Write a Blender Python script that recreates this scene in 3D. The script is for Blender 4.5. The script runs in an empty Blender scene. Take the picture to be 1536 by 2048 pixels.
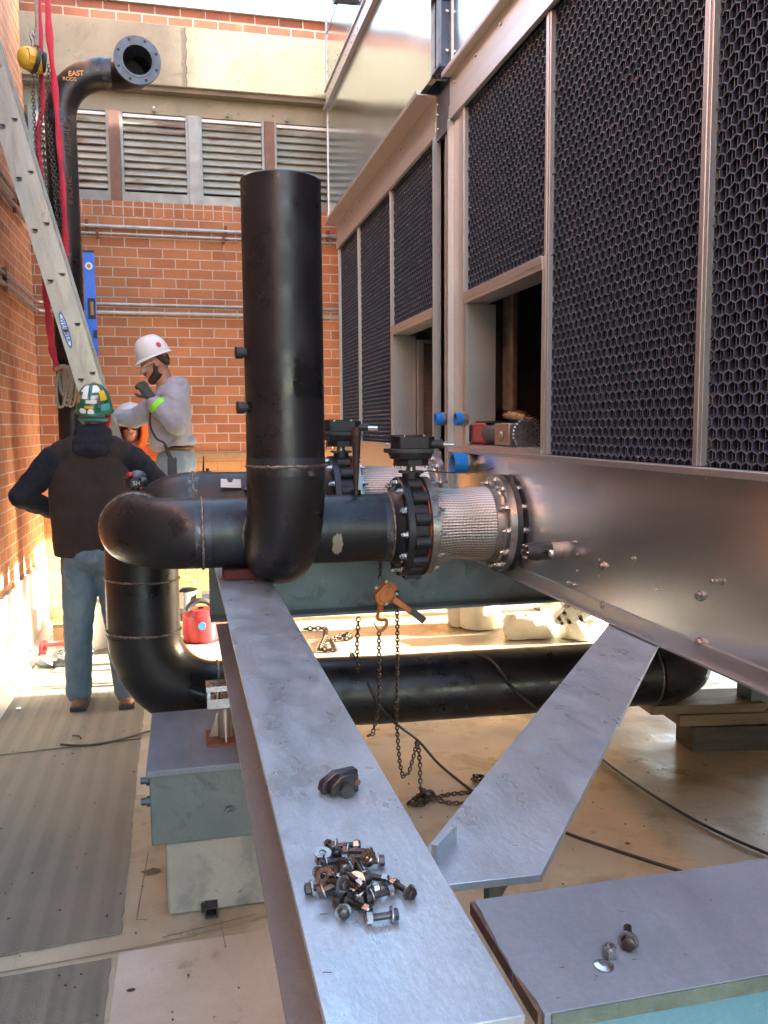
import bpy, math, random
from mathutils import Vector, Matrix, noise
random.seed(7)
V = Vector
sc = bpy.context.scene
col = sc.collection
R = math.radians

# ------------------------------------------------------------------ camera
F, H = 1700.0, 1.68
yaw, pitch, roll = R(13.33), R(5.82), R(0.42)
def _basis():
    f = V((math.sin(yaw), math.cos(yaw), 0)); r = V((math.cos(yaw), -math.sin(yaw), 0)); d = V((0, 0, -1))
    f2 = f*math.cos(pitch) + d*math.sin(pitch); d2 = d*math.cos(pitch) - f*math.sin(pitch)
    return r*math.cos(roll) + d2*math.sin(roll), d2*math.cos(roll) - r*math.sin(roll), f2
CR, CD, CF = _basis()
CAM = V((0, 0, H))
cam = bpy.data.objects.new('camera', bpy.data.cameras.new('camera')); col.objects.link(cam)
m = Matrix((( CR.x, -CD.x, -CF.x, 0), (CR.y, -CD.y, -CF.y, 0), (CR.z, -CD.z, -CF.z, H), (0, 0, 0, 1)))
cam.matrix_world = m
cam.data.sensor_fit = 'HORIZONTAL'; cam.data.sensor_width = 36.0; cam.data.lens = 36.0*F/1536
cam.data.clip_start = 0.02; cam.data.clip_end = 300
sc.camera = cam
def on(x, y, ax, v):
    """point seen at photograph pixel x, y on the plane axis ax = v"""
    r = CR*((x-768)/F) + CD*((y-1024)/F) + CF
    return CAM + r*((v - CAM[ax])/r[ax])

# ------------------------------------------------------------------ light
EL, AZX = 11.5, 5.5                       # low sun from the right, slightly from behind the camera
td = V((-math.cos(R(AZX))*math.cos(R(EL)), math.sin(R(AZX))*math.cos(R(EL)), -math.sin(R(EL))))
w = bpy.data.worlds.new('World'); sc.world = w; w.use_nodes = True
nt = w.node_tree; bg = nt.nodes['Background']
sky = nt.nodes.new('ShaderNodeTexSky'); sky.sky_type = 'NISHITA'; sky.sun_disc = False
sky.sun_elevation = R(EL); sky.sun_rotation = math.atan2(-td.x, -td.y)
sky.air_density = 1.0; sky.dust_density = 1.5; sky.ozone_density = 1.0
nt.links.new(sky.outputs[0], bg.inputs[0]); bg.inputs[1].default_value = 0.15
sl = bpy.data.lights.new('sun', 'SUN'); sl.energy = 5.0; sl.angle = R(0.6); sl.color = (1.0, 0.94, 0.82)
so = bpy.data.objects.new('sun', sl); col.objects.link(so)
so.rotation_mode = 'QUATERNION'; so.rotation_quaternion = td.to_track_quat('-Z', 'Y')
so.location = (6, -3, 8)
sc.view_settings.view_transform = 'Standard'; sc.view_settings.look = 'None'
sc.view_settings.gamma = 1.0; sc.view_settings.use_curve_mapping = False
sc.view_settings.exposure = 4.1
sc.render.resolution_x = 768; sc.render.resolution_y = 1024
sc.cycles.max_bounces = 10; sc.cycles.diffuse_bounces = 6; sc.cycles.glossy_bounces = 5
sc.cycles.sample_clamp_indirect = 6.0

# ------------------------------------------------------------------ materials
MATS = {}
def _n(nt, t, **k):
    n = nt.nodes.new(t)
    for a, b in k.items(): setattr(n, a, b)
    return n
def _mixc(nt, fac, a, b, mode='MIX'):
    n = _n(nt, 'ShaderNodeMix', data_type='RGBA', blend_type=mode)
    for s, v in ((0, fac), (6, a), (7, b)):
        if hasattr(v, 'links') or hasattr(v, 'is_linked'): nt.links.new(v, n.inputs[s])
        elif s == 0: n.inputs[0].default_value = v
        else: n.inputs[s].default_value = (*v, 1) if len(v) == 3 else v
    return n.outputs[2]
def _ramp(nt, src, stops):
    n = _n(nt, 'ShaderNodeValToRGB'); nt.links.new(src, n.inputs[0]); e = n.color_ramp.elements
    while len(e) < len(stops): e.new(0.5)
    for i, (p, c) in enumerate(stops):
        e[i].position = p; e[i].color = (*c, 1) if isinstance(c, tuple) else (c, c, c, 1)
    return n.outputs[0]
def _noise(nt, vec, scale, detail=5, rough=0.6, dist=0.0):
    n = _n(nt, 'ShaderNodeTexNoise'); n.inputs['Scale'].default_value = scale
    n.inputs['Detail'].default_value = detail; n.inputs['Roughness'].default_value = rough; n.inputs['Distortion'].default_value = dist
    if vec is not None: nt.links.new(vec, n.inputs['Vector'])
    return n.outputs[0]
def _map(nt, vec, scale=(1, 1, 1), rot=(0, 0, 0)):
    n = _n(nt, 'ShaderNodeMapping'); n.inputs['Scale'].default_value = scale; n.inputs['Rotation'].default_value = rot
    nt.links.new(vec, n.inputs[0]); return n.outputs[0]
def _base(name):
    mt = bpy.data.materials.new(name); mt.use_nodes = True; nt = mt.node_tree
    b = nt.nodes['Principled BSDF']; tc = _n(nt, 'ShaderNodeTexCoord')
    MATS[name] = mt
    return mt, nt, b, tc.outputs['Object']
def M(name, c1, c2=None, scale=4.0, rough=0.6, metal=0.0, bump=0.0, bscale=None, bdet=6, stretch=(1, 1, 1), detail=6, lo=0.35, hi=0.65,
      rvar=0.1, spots=None, coat=0.0, spec=None, c3=None, dist=0.3):
    """two-tone noisy surface; spots = (colour, scale, threshold); c3 = (colour, scale, lo, hi) a second layer of blotches"""
    if name in MATS: return MATS[name]
    mt, nt, b, oc = _base(name)
    vec = _map(nt, oc, stretch)
    c2 = c2 or tuple(v*0.8 for v in c1)
    f = _ramp(nt, _noise(nt, vec, scale, detail, 0.6, dist), [(lo, 0.0), (hi, 1.0)])
    c = _mixc(nt, f, c1, c2)
    if c3:
        f3 = _ramp(nt, _noise(nt, vec, c3[1], 7, 0.65, 0.6), [(c3[2], 0.0), (c3[3], 1.0)]); c = _mixc(nt, f3, c, c3[0])
    if spots:
        fs = _ramp(nt, _noise(nt, oc, spots[1], 3, 0.5), [(spots[2], 0.0), (spots[2]+0.04, 1.0)]); c = _mixc(nt, fs, c, spots[0])
    c = _mixc(nt, _ramp(nt, _noise(nt, oc, 150, 3, 0.7), [(0.42, 0.22), (0.62, 0.0)]), c, tuple(v*0.55 for v in c1))
    nt.links.new(c, b.inputs['Base Color'])
    rn = _n(nt, 'ShaderNodeMapRange'); nt.links.new(_noise(nt, vec, scale*2.3, 5), rn.inputs[0])
    rn.inputs[1].default_value = 0.3; rn.inputs[2].default_value = 0.7
    rn.inputs[3].default_value = max(0.02, rough-rvar); rn.inputs[4].default_value = min(1, rough+rvar)
    nt.links.new(rn.outputs[0], b.inputs['Roughness'])
    b.inputs['Metallic'].default_value = metal
    if coat: b.inputs['Coat Weight'].default_value = coat
    if spec is not None: b.inputs['Specular IOR Level'].default_value = spec
    if bump:
        bn = _n(nt, 'ShaderNodeBump'); bn.inputs['Strength'].default_value = 1.0; bn.inputs['Distance'].default_value = bump
        nt.links.new(_noise(nt, vec, bscale or scale*6, bdet), bn.inputs['Height']); nt.links.new(bn.outputs[0], b.inputs['Normal'])
    return mt
def brick(name, ax, dark=0.0, cols=((0.57, 0.235, 0.095), (0.40, 0.145, 0.062)), mortar=(0.60, 0.51, 0.42), bw=0.2032, bh=0.0813, off=0.5, stain=0.35, seed=0.0):
    mt, nt, b, oc = _base(name)
    sep = _n(nt, 'ShaderNodeSeparateXYZ'); nt.links.new(oc, sep.inputs[0])
    cb = _n(nt, 'ShaderNodeCombineXYZ'); nt.links.new(sep.outputs[ax], cb.inputs[0]); nt.links.new(sep.outputs[2], cb.inputs[1])
    vec = cb.outputs[0]
    wob = _n(nt, 'ShaderNodeVectorMath', operation='MULTIPLY_ADD')
    nn = _n(nt, 'ShaderNodeTexNoise'); nn.inputs['Scale'].default_value = 9; nt.links.new(oc, nn.inputs['Vector'])
    nt.links.new(nn.outputs[1], wob.inputs[0]); wob.inputs[1].default_value = (0.006, 0.006, 0); nt.links.new(vec, wob.inputs[2])
    def bt(ms, c1, c2, mo, bias=0.0):
        t = _n(nt, 'ShaderNodeTexBrick', offset=off); nt.links.new(wob.outputs[0], t.inputs['Vector'])
        t.inputs['Color1'].default_value = (*c1, 1); t.inputs['Color2'].default_value = (*c2, 1); t.inputs['Mortar'].default_value = (*mo, 1)
        t.inputs['Scale'].default_value = 1; t.inputs['Mortar Size'].default_value = ms; t.inputs['Mortar Smooth'].default_value = 0.25
        t.inputs['Bias'].default_value = bias; t.inputs['Brick Width'].default_value = bw; t.inputs['Row Height'].default_value = bh
        return t
    t = bt(0.0052, cols[0], cols[1], mortar)
    fine = _noise(nt, oc, 60, 5, 0.7)
    c = _mixc(nt, _ramp(nt, fine, [(0.3, 0.25), (0.75, 0.0)]), t.outputs[0], (0.16, 0.05, 0.028))
    big = _noise(nt, _map(nt, oc, (1, 1, 0.5)), 1.3, 6, 0.6, 0.5)
    c = _mixc(nt, _ramp(nt, big, [(0.42, 0.0), (0.72, stain)]), c, (0.15, 0.08, 0.05))
    lite = _noise(nt, oc, 3.7, 4)
    c = _mixc(nt, _ramp(nt, lite, [(0.55, 0.0), (0.8, 0.35)]), c, (0.62, 0.30, 0.15))
    nt.links.new(c, b.inputs['Base Color']); b.inputs['Roughness'].default_value = 0.85
    hm = bt(0.006, (1, 1, 1), (0.85, 0.85, 0.85), (0.25, 0.25, 0.25))
    h = _mixc(nt, 0.25, hm.outputs[0], fine)
    bn = _n(nt, 'ShaderNodeBump'); bn.inputs['Strength'].default_value = 1.0; bn.inputs['Distance'].default_value = 0.006
    nt.links.new(h, bn.inputs['Height']); nt.links.new(bn.outputs[0], b.inputs['Normal'])
    return mt

brick('brick_back', 0); brick('brick_left', 1, stain=0.5)
brick('brick_soldier', 0, bw=0.0813, bh=0.50, off=0.0)
brick('brick_top', 0, cols=((0.36, 0.105, 0.05), (0.20, 0.07, 0.04)), stain=1.0)
brick('brick_yellow_glow', 0, cols=((0.60, 0.33, 0.13), (0.52, 0.27, 0.10)), mortar=(0.42, 0.22, 0.10))  # sunlit glow of the lower wall put into the brick colour
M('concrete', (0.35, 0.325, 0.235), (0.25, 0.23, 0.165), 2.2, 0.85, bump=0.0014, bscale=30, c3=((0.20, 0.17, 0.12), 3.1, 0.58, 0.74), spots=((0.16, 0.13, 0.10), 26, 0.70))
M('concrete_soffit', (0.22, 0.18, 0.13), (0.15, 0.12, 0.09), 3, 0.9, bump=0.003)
M('coping_metal', (0.50, 0.55, 0.56), (0.40, 0.45, 0.46), 5, 0.45, 0.5)
M('louvre_metal', (0.38, 0.37, 0.29), (0.28, 0.27, 0.21), 3, 0.42, 0.35, bump=0.002, bscale=8, stretch=(1, 1, 6), c3=((0.16, 0.075, 0.04), 2.2, 0.52, 0.66))
M('frame_metal', (0.33, 0.33, 0.30), (0.25, 0.25, 0.23), 7, 0.5, 0.5)
M('rusty_post', (0.24, 0.13, 0.09), (0.17, 0.10, 0.08), 8, 0.7, 0.2, bump=0.001)
M('conduit', (0.42, 0.44, 0.45), (0.32, 0.33, 0.33), 9, 0.45, 0.6)
M('pin_brown', (0.075, 0.04, 0.03), (0.04, 0.025, 0.02), 20, 0.6, 0.3)
M('rust', (0.24, 0.09, 0.045), (0.12, 0.05, 0.03), 20, 0.8, 0.1, bump=0.001)
M('flashing', (0.60, 0.58, 0.53), (0.47, 0.45, 0.41), 2.5, 0.7, bump=0.004, bscale=6, spots=((0.2, 0.16, 0.12), 18, 0.74))
M('membrane', (0.52, 0.47, 0.35), (0.36, 0.295, 0.19), 1.3, 0.42, bump=0.005, bscale=7, detail=9, c3=((0.20, 0.135, 0.07), 2.8, 0.50, 0.74), spots=((0.10, 0.07, 0.05), 21, 0.725), rvar=0.22)
M('membrane_pale', (0.56, 0.51, 0.43), (0.44, 0.38, 0.29), 3.0, 0.55, bump=0.002, bscale=14, c3=((0.25, 0.18, 0.11), 6, 0.60, 0.76), spots=((0.09, 0.07, 0.05), 33, 0.72))
M('pipe_black', (0.0065, 0.007, 0.010), (0.013, 0.012, 0.013), 3.0, 0.36, 0.0, bump=0.0006, bscale=26, c3=((0.026, 0.024, 0.026), 4, 0.50, 0.80), rvar=0.2, spec=0.45, spots=((0.07, 0.055, 0.05), 60, 0.77))
M('pipe_bare', (0.055, 0.06, 0.075), (0.015, 0.015, 0.018), 9, 0.38, 0.4, bump=0.001, c3=((0.26, 0.23, 0.20), 14, 0.55, 0.72))
M('weld', (0.30, 0.25, 0.20), (0.08, 0.06, 0.05), 55, 0.45, 0.6, bump=0.002, bscale=90)
M('flange_black', (0.008, 0.010, 0.014), (0.014, 0.015, 0.018), 12, 0.4, 0.0, bump=0.0006, spec=0.6)
M('flange_bluegrey', (0.11, 0.125, 0.155), (0.07, 0.08, 0.10), 18, 0.45, 0.3, bump=0.0006, spots=((0.55, 0.52, 0.46), 40, 0.73))
M('gasket_red', (0.33, 0.07, 0.035), (0.22, 0.05, 0.03), 20, 0.6)
M('cast_black', (0.013, 0.013, 0.015), (0.022, 0.021, 0.022), 30, 0.5, 0.0, bump=0.0012, bscale=120)
M('zinc', (0.62, 0.62, 0.60), (0.42, 0.42, 0.41), 14, 0.26, 1.0, bump=0.0004)
M('steel_plate', (0.40, 0.39, 0.37), (0.30, 0.29, 0.28), 9, 0.33, 0.9, bump=0.0006)
M('stainless', (0.70, 0.71, 0.72), (0.66, 0.67, 0.68), 1.0, 0.25, 0.92, bump=0.004, bscale=1.3, bdet=0.0, detail=1, rvar=0.0)
M('stainless_trim', (0.52, 0.52, 0.52), (0.48, 0.475, 0.47), 2.0, 0.40, 0.85, detail=2, rvar=0.02)
M('stainless_mirror', (0.64, 0.69, 0.69), (0.57, 0.62, 0.62), 1.2, 0.19, 1.0, bump=0.022, bscale=0.9, bdet=0.0, detail=1.5, rvar=0.04)
M('louvre_plastic', (0.022, 0.030, 0.055), (0.032, 0.042, 0.070), 9, 0.5, bump=0.0004, bscale=60, stretch=(1, 1, 1))
M('louvre_rim_lit', (0.14, 0.17, 0.23), (0.08, 0.10, 0.14), 16, 0.6, detail=8, lo=0.4, hi=0.6)  # lighter than the cell walls: light catching the rims put into the colour
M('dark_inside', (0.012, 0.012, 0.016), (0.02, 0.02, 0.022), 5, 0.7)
M('blue_frame', (0.055, 0.08, 0.13), (0.035, 0.055, 0.09), 6, 0.4, 0.3)
M('blue_cap', (0.01, 0.20, 0.62), (0.008, 0.15, 0.5), 8, 0.35)
M('pipe_galv', (0.42, 0.36, 0.30), (0.25, 0.20, 0.17), 14, 0.38, 0.8, bump=0.0006)
M('brass', (0.30, 0.17, 0.07), (0.20, 0.11, 0.05), 18, 0.28, 1.0)
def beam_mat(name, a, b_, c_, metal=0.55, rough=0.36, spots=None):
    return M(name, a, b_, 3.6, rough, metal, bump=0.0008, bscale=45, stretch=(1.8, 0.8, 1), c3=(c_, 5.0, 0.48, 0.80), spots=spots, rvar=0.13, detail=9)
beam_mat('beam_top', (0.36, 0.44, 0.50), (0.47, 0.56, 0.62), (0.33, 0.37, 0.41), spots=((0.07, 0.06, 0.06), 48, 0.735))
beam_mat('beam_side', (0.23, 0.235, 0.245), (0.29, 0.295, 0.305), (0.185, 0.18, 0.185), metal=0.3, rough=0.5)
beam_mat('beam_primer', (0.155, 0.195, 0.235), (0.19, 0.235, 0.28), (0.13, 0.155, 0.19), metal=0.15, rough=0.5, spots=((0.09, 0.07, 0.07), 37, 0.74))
M('teal_steel', (0.115, 0.15, 0.155), (0.155, 0.195, 0.20), 4, 0.42, 0.3, bump=0.0008, c3=((0.06, 0.09, 0.095), 8, 0.55, 0.7), spots=((0.3, 0.36, 0.34), 50, 0.74))
M('seam_line', (0.27, 0.21, 0.14), (0.18, 0.13, 0.085), 9, 0.8)
M('pedestal_concrete', (0.33, 0.325, 0.285), (0.24, 0.24, 0.215), 4, 0.8, bump=0.002, bscale=30, c3=((0.11, 0.125, 0.13), 3.3, 0.52, 0.68), spots=((0.09, 0.08, 0.06), 24, 0.70))
M('fill_plastic', (0.20, 0.17, 0.155), (0.12, 0.105, 0.10), 9, 0.5)
M('teal_paint', (0.10, 0.26, 0.33), (0.14, 0.31, 0.37), 5, 0.35, 0.1, bump=0.0006, c3=((0.25, 0.36, 0.32), 12, 0.62, 0.74))
M('cut_edge', (0.16, 0.10, 0.07), (0.08, 0.06, 0.05), 30, 0.55, 0.4, bump=0.003, bscale=60)
M('edge_green', (0.17, 0.24, 0.20), (0.10, 0.14, 0.12), 22, 0.4, 0.4, bump=0.002, bscale=50)
M('mat_fabric_tape', (0.2, 0.2, 0.2))
M('bolt_dark', (0.10, 0.085, 0.08), (0.045, 0.04, 0.042), 60, 0.36, 0.85, bump=0.0003)
M('bolt_bright', (0.44, 0.39, 0.35), (0.27, 0.245, 0.23), 70, 0.24, 1.0, bump=0.0003)
M('bolt_zinc', (0.36, 0.37, 0.36), (0.22, 0.22, 0.22), 60, 0.32, 0.9, bump=0.0003)
M('wood', (0.20, 0.135, 0.08), (0.11, 0.075, 0.05), 5, 0.75, bump=0.002, stretch=(0.5, 6, 6), detail=8)
M('wood_dark', (0.075, 0.055, 0.04), (0.035, 0.028, 0.022), 5, 0.8, bump=0.003, stretch=(0.6, 6, 6), detail=8)
M('wood_red', (0.12, 0.018, 0.015), (0.05, 0.012, 0.012), 20, 0.8, bump=0.002, stretch=(1, 5, 5))
M('sling', (0.62, 0.025, 0.055), (0.42, 0.015, 0.04), 12, 0.75, bump=0.004, bscale=40, stretch=(1, 1, 0.5))
M('sling_dark', (0.36, 0.018, 0.045), (0.24, 0.012, 0.03), 12, 0.8, bump=0.003, bscale=40)
M('rope', (0.36, 0.31, 0.24), (0.24, 0.20, 0.15), 40, 0.9, bump=0.003, bscale=120)
M('chain', (0.11, 0.085, 0.065), (0.055, 0.045, 0.04), 60, 0.45, 0.7)
M('hoist_yellow', (0.72, 0.42, 0.03), (0.55, 0.28, 0.02), 10, 0.4, bump=0.001, spots=((0.10, 0.07, 0.04), 30, 0.68))
M('hoist_orange', (0.55, 0.20, 0.035), (0.36, 0.12, 0.03), 24, 0.55, bump=0.001, c3=((0.13, 0.07, 0.04), 20, 0.56, 0.72))
M('rubber', (0.014, 0.014, 0.014), (0.03, 0.03, 0.03), 10, 0.6)
M('grip_grey', (0.07, 0.075, 0.075), (0.05, 0.05, 0.05), 10, 0.6)
M('aluminium', (0.33, 0.30, 0.27), (0.25, 0.23, 0.205), 7, 0.36, 0.85, bump=0.0006, stretch=(1, 1, 0.3), c3=((0.36, 0.31, 0.25), 9, 0.56, 0.75))
M('level_blue', (0.01, 0.16, 0.78), (0.01, 0.13, 0.66), 6, 0.4)
M('white_plastic', (0.70, 0.68, 0.62), (0.60, 0.58, 0.52), 9, 0.45)
M('label_white', (0.82, 0.82, 0.80), (0.76, 0.76, 0.74), 4, 0.5)
M('label_blue', (0.02, 0.16, 0.44), (0.02, 0.14, 0.4), 4, 0.5)
M('label_red', (0.70, 0.06, 0.05), (0.6, 0.05, 0.05), 4, 0.5)
M('label_yellow', (0.75, 0.48, 0.02), (0.6, 0.36, 0.02), 14, 0.5)
M('label_teal', (0.05, 0.34, 0.33), (0.04, 0.26, 0.26), 10, 0.5)
M('paint_orange', (0.85, 0.42, 0.14), (0.8, 0.36, 0.1), 30, 0.6)
M('chalk', (0.09, 0.085, 0.085), (0.05, 0.045, 0.045), 60, 0.8, lo=0.45, hi=0.55)
M('stencil_grey', (0.045, 0.045, 0.048), (0.02, 0.02, 0.022), 80, 0.6)
M('red_tool', (0.36, 0.013, 0.014), (0.27, 0.011, 0.013), 8, 0.35)
M('cord', (0.018, 0.018, 0.018), (0.03, 0.028, 0.026), 20, 0.5)
M('cardboard', (0.42, 0.26, 0.13), (0.34, 0.20, 0.10), 10, 0.85)
M('bag_white', (0.66, 0.62, 0.50), (0.54, 0.50, 0.40), 6, 0.6, bump=0.012, bscale=7)
M('skin', (0.52, 0.24, 0.16), (0.44, 0.19, 0.125), 26, 0.5, bump=0.0005, bscale=90)
M('hair', (0.035, 0.018, 0.012), (0.07, 0.035, 0.02), 60, 0.7, bump=0.003, bscale=140, stretch=(1, 1, 0.4))
M('hoodie_grey', (0.40, 0.385, 0.42), (0.33, 0.32, 0.35), 12, 0.95, bump=0.006, bscale=14, c3=((0.25, 0.23, 0.19), 5, 0.60, 0.78))
M('hood_orange', (0.92, 0.17, 0.015), (0.80, 0.13, 0.01), 9, 0.85, bump=0.006, bscale=14)
M('vest_brown', (0.030, 0.019, 0.015), (0.022, 0.015, 0.012), 9, 0.95, bump=0.006, bscale=12)
M('navy_cloth', (0.006, 0.0065, 0.014), (0.010, 0.010, 0.018), 14, 0.95, bump=0.006, bscale=16)
M('denim', (0.075, 0.13, 0.175), (0.135, 0.20, 0.24), 5, 0.9, bump=0.006, bscale=13, stretch=(1, 1, 0.6), c3=((0.27, 0.32, 0.32), 4, 0.58, 0.75))
M('denim_pale', (0.30, 0.345, 0.34), (0.22, 0.265, 0.28), 6, 0.9, bump=0.006, bscale=13)
M('leather', (0.20, 0.09, 0.04), (0.11, 0.05, 0.025), 16, 0.6, bump=0.001)
M('glove', (0.045, 0.042, 0.036), (0.08, 0.075, 0.06), 18, 0.85, bump=0.001)
M('hivis', (0.35, 0.95, 0.03), (0.3, 0.85, 0.02), 9, 0.6)
M('helmet_white', (0.80, 0.78, 0.74), (0.72, 0.70, 0.66), 7, 0.35)
M('helmet_green', (0.01, 0.15, 0.085), (0.008, 0.10, 0.06), 9, 0.3, spots=((0.35, 0.40, 0.36), 30, 0.71))
M('glass_dark', (0.01, 0.01, 0.012), (0.015, 0.015, 0.015), 5, 0.08)
M('glass_clear', (0.75, 0.72, 0.6), (0.7, 0.66, 0.5), 5, 0.06, spec=1.0)
def mat_mat():
    mt, nt, b, oc = _base('mat_grey')
    sep = _n(nt, 'ShaderNodeSeparateXYZ'); nt.links.new(oc, sep.inputs[0])
    wv = _n(nt, 'ShaderNodeTexWave', wave_type='BANDS', bands_direction='X'); wv.inputs['Scale'].default_value = 2.1
    wv.inputs['Distortion'].default_value = 0.6; wv.inputs['Detail'].default_value = 3; nt.links.new(_map(nt, oc, (1.6, 0.5, 1)), wv.inputs['Vector'])
    # herringbone tread: zigzag of |x| folded against y
    mm = _n(nt, 'ShaderNodeMath', operation='PINGPONG'); nt.links.new(sep.outputs[0], mm.inputs[0]); mm.inputs[1].default_value = 0.021
    ad = _n(nt, 'ShaderNodeMath', operation='ADD'); nt.links.new(mm.outputs[0], ad.inputs[0]); nt.links.new(sep.outputs[1], ad.inputs[1])
    pp = _n(nt, 'ShaderNodeMath', operation='PINGPONG'); nt.links.new(ad.outputs[0], pp.inputs[0]); pp.inputs[1].default_value = 0.0042
    c = _mixc(nt, _ramp(nt, _noise(nt, oc, 2.4, 8, 0.65, 0.4), [(0.35, 0.0), (0.68, 1.0)]), (0.25, 0.22, 0.165), (0.185, 0.17, 0.14))
    c = _mixc(nt, _ramp(nt, wv.outputs[0], [(0.35, 0.0), (0.8, 0.32)]), c, (0.34, 0.305, 0.235))
    mr = _n(nt, 'ShaderNodeMapRange'); nt.links.new(pp.outputs[0], mr.inputs[0]); mr.inputs[2].default_value = 0.0042
    c = _mixc(nt, _ramp(nt, mr.outputs[0], [(0.0, 0.6), (0.5, 0.0)]), c, (0.09, 0.085, 0.075))
    c = _mixc(nt, _ramp(nt, _noise(nt, oc, 30, 3), [(0.72, 0.0), (0.75, 1.0)]), c, (0.06, 0.05, 0.04))
    nt.links.new(c, b.inputs['Base Color']); b.inputs['Roughness'].default_value = 0.8
    bn = _n(nt, 'ShaderNodeBump'); bn.inputs['Distance'].default_value = 0.003; nt.links.new(mr.outputs[0], bn.inputs['Height']); nt.links.new(bn.outputs[0], b.inputs['Normal'])
mat_mat()
def braid_mat():
    mt, nt, b, oc = _base('braid')
    sep = _n(nt, 'ShaderNodeSeparateXYZ'); nt.links.new(oc, sep.inputs[0])
    at = _n(nt, 'ShaderNodeMath', operation='ARCTAN2'); nt.links.new(sep.outputs[1], at.inputs[0]); nt.links.new(sep.outputs[2], at.inputs[1])
    def s(kx, ka):
        a = _n(nt, 'ShaderNodeMath', operation='MULTIPLY'); nt.links.new(at.outputs[0], a.inputs[0]); a.inputs[1].default_value = ka
        x = _n(nt, 'ShaderNodeMath', operation='MULTIPLY_ADD'); nt.links.new(sep.outputs[0], x.inputs[0]); x.inputs[1].default_value = kx; nt.links.new(a.outputs[0], x.inputs[2])
        q = _n(nt, 'ShaderNodeMath', operation='SINE'); nt.links.new(x.outputs[0], q.inputs[0]); return q.outputs[0]
    p = _n(nt, 'ShaderNodeMath', operation='MULTIPLY'); nt.links.new(s(520, 40), p.inputs[0]); nt.links.new(s(-520, 40), p.inputs[1])
    mr = _n(nt, 'ShaderNodeMapRange'); nt.links.new(p.outputs[0], mr.inputs[0]); mr.inputs[1].default_value = -1
    c = _mixc(nt, _ramp(nt, mr.outputs[0], [(0.25, 0.0), (0.5, 1.0)]), (0.16, 0.15, 0.14), (0.86, 0.84, 0.80))
    nt.links.new(c, b.inputs['Base Color']); b.inputs['Metallic'].default_value = 1; b.inputs['Roughness'].default_value = 0.28
    bn = _n(nt, 'ShaderNodeBump'); bn.inputs['Distance'].default_value = 0.003; nt.links.new(mr.outputs[0], bn.inputs['Height']); nt.links.new(bn.outputs[0], b.inputs['Normal'])
braid_mat()

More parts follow.
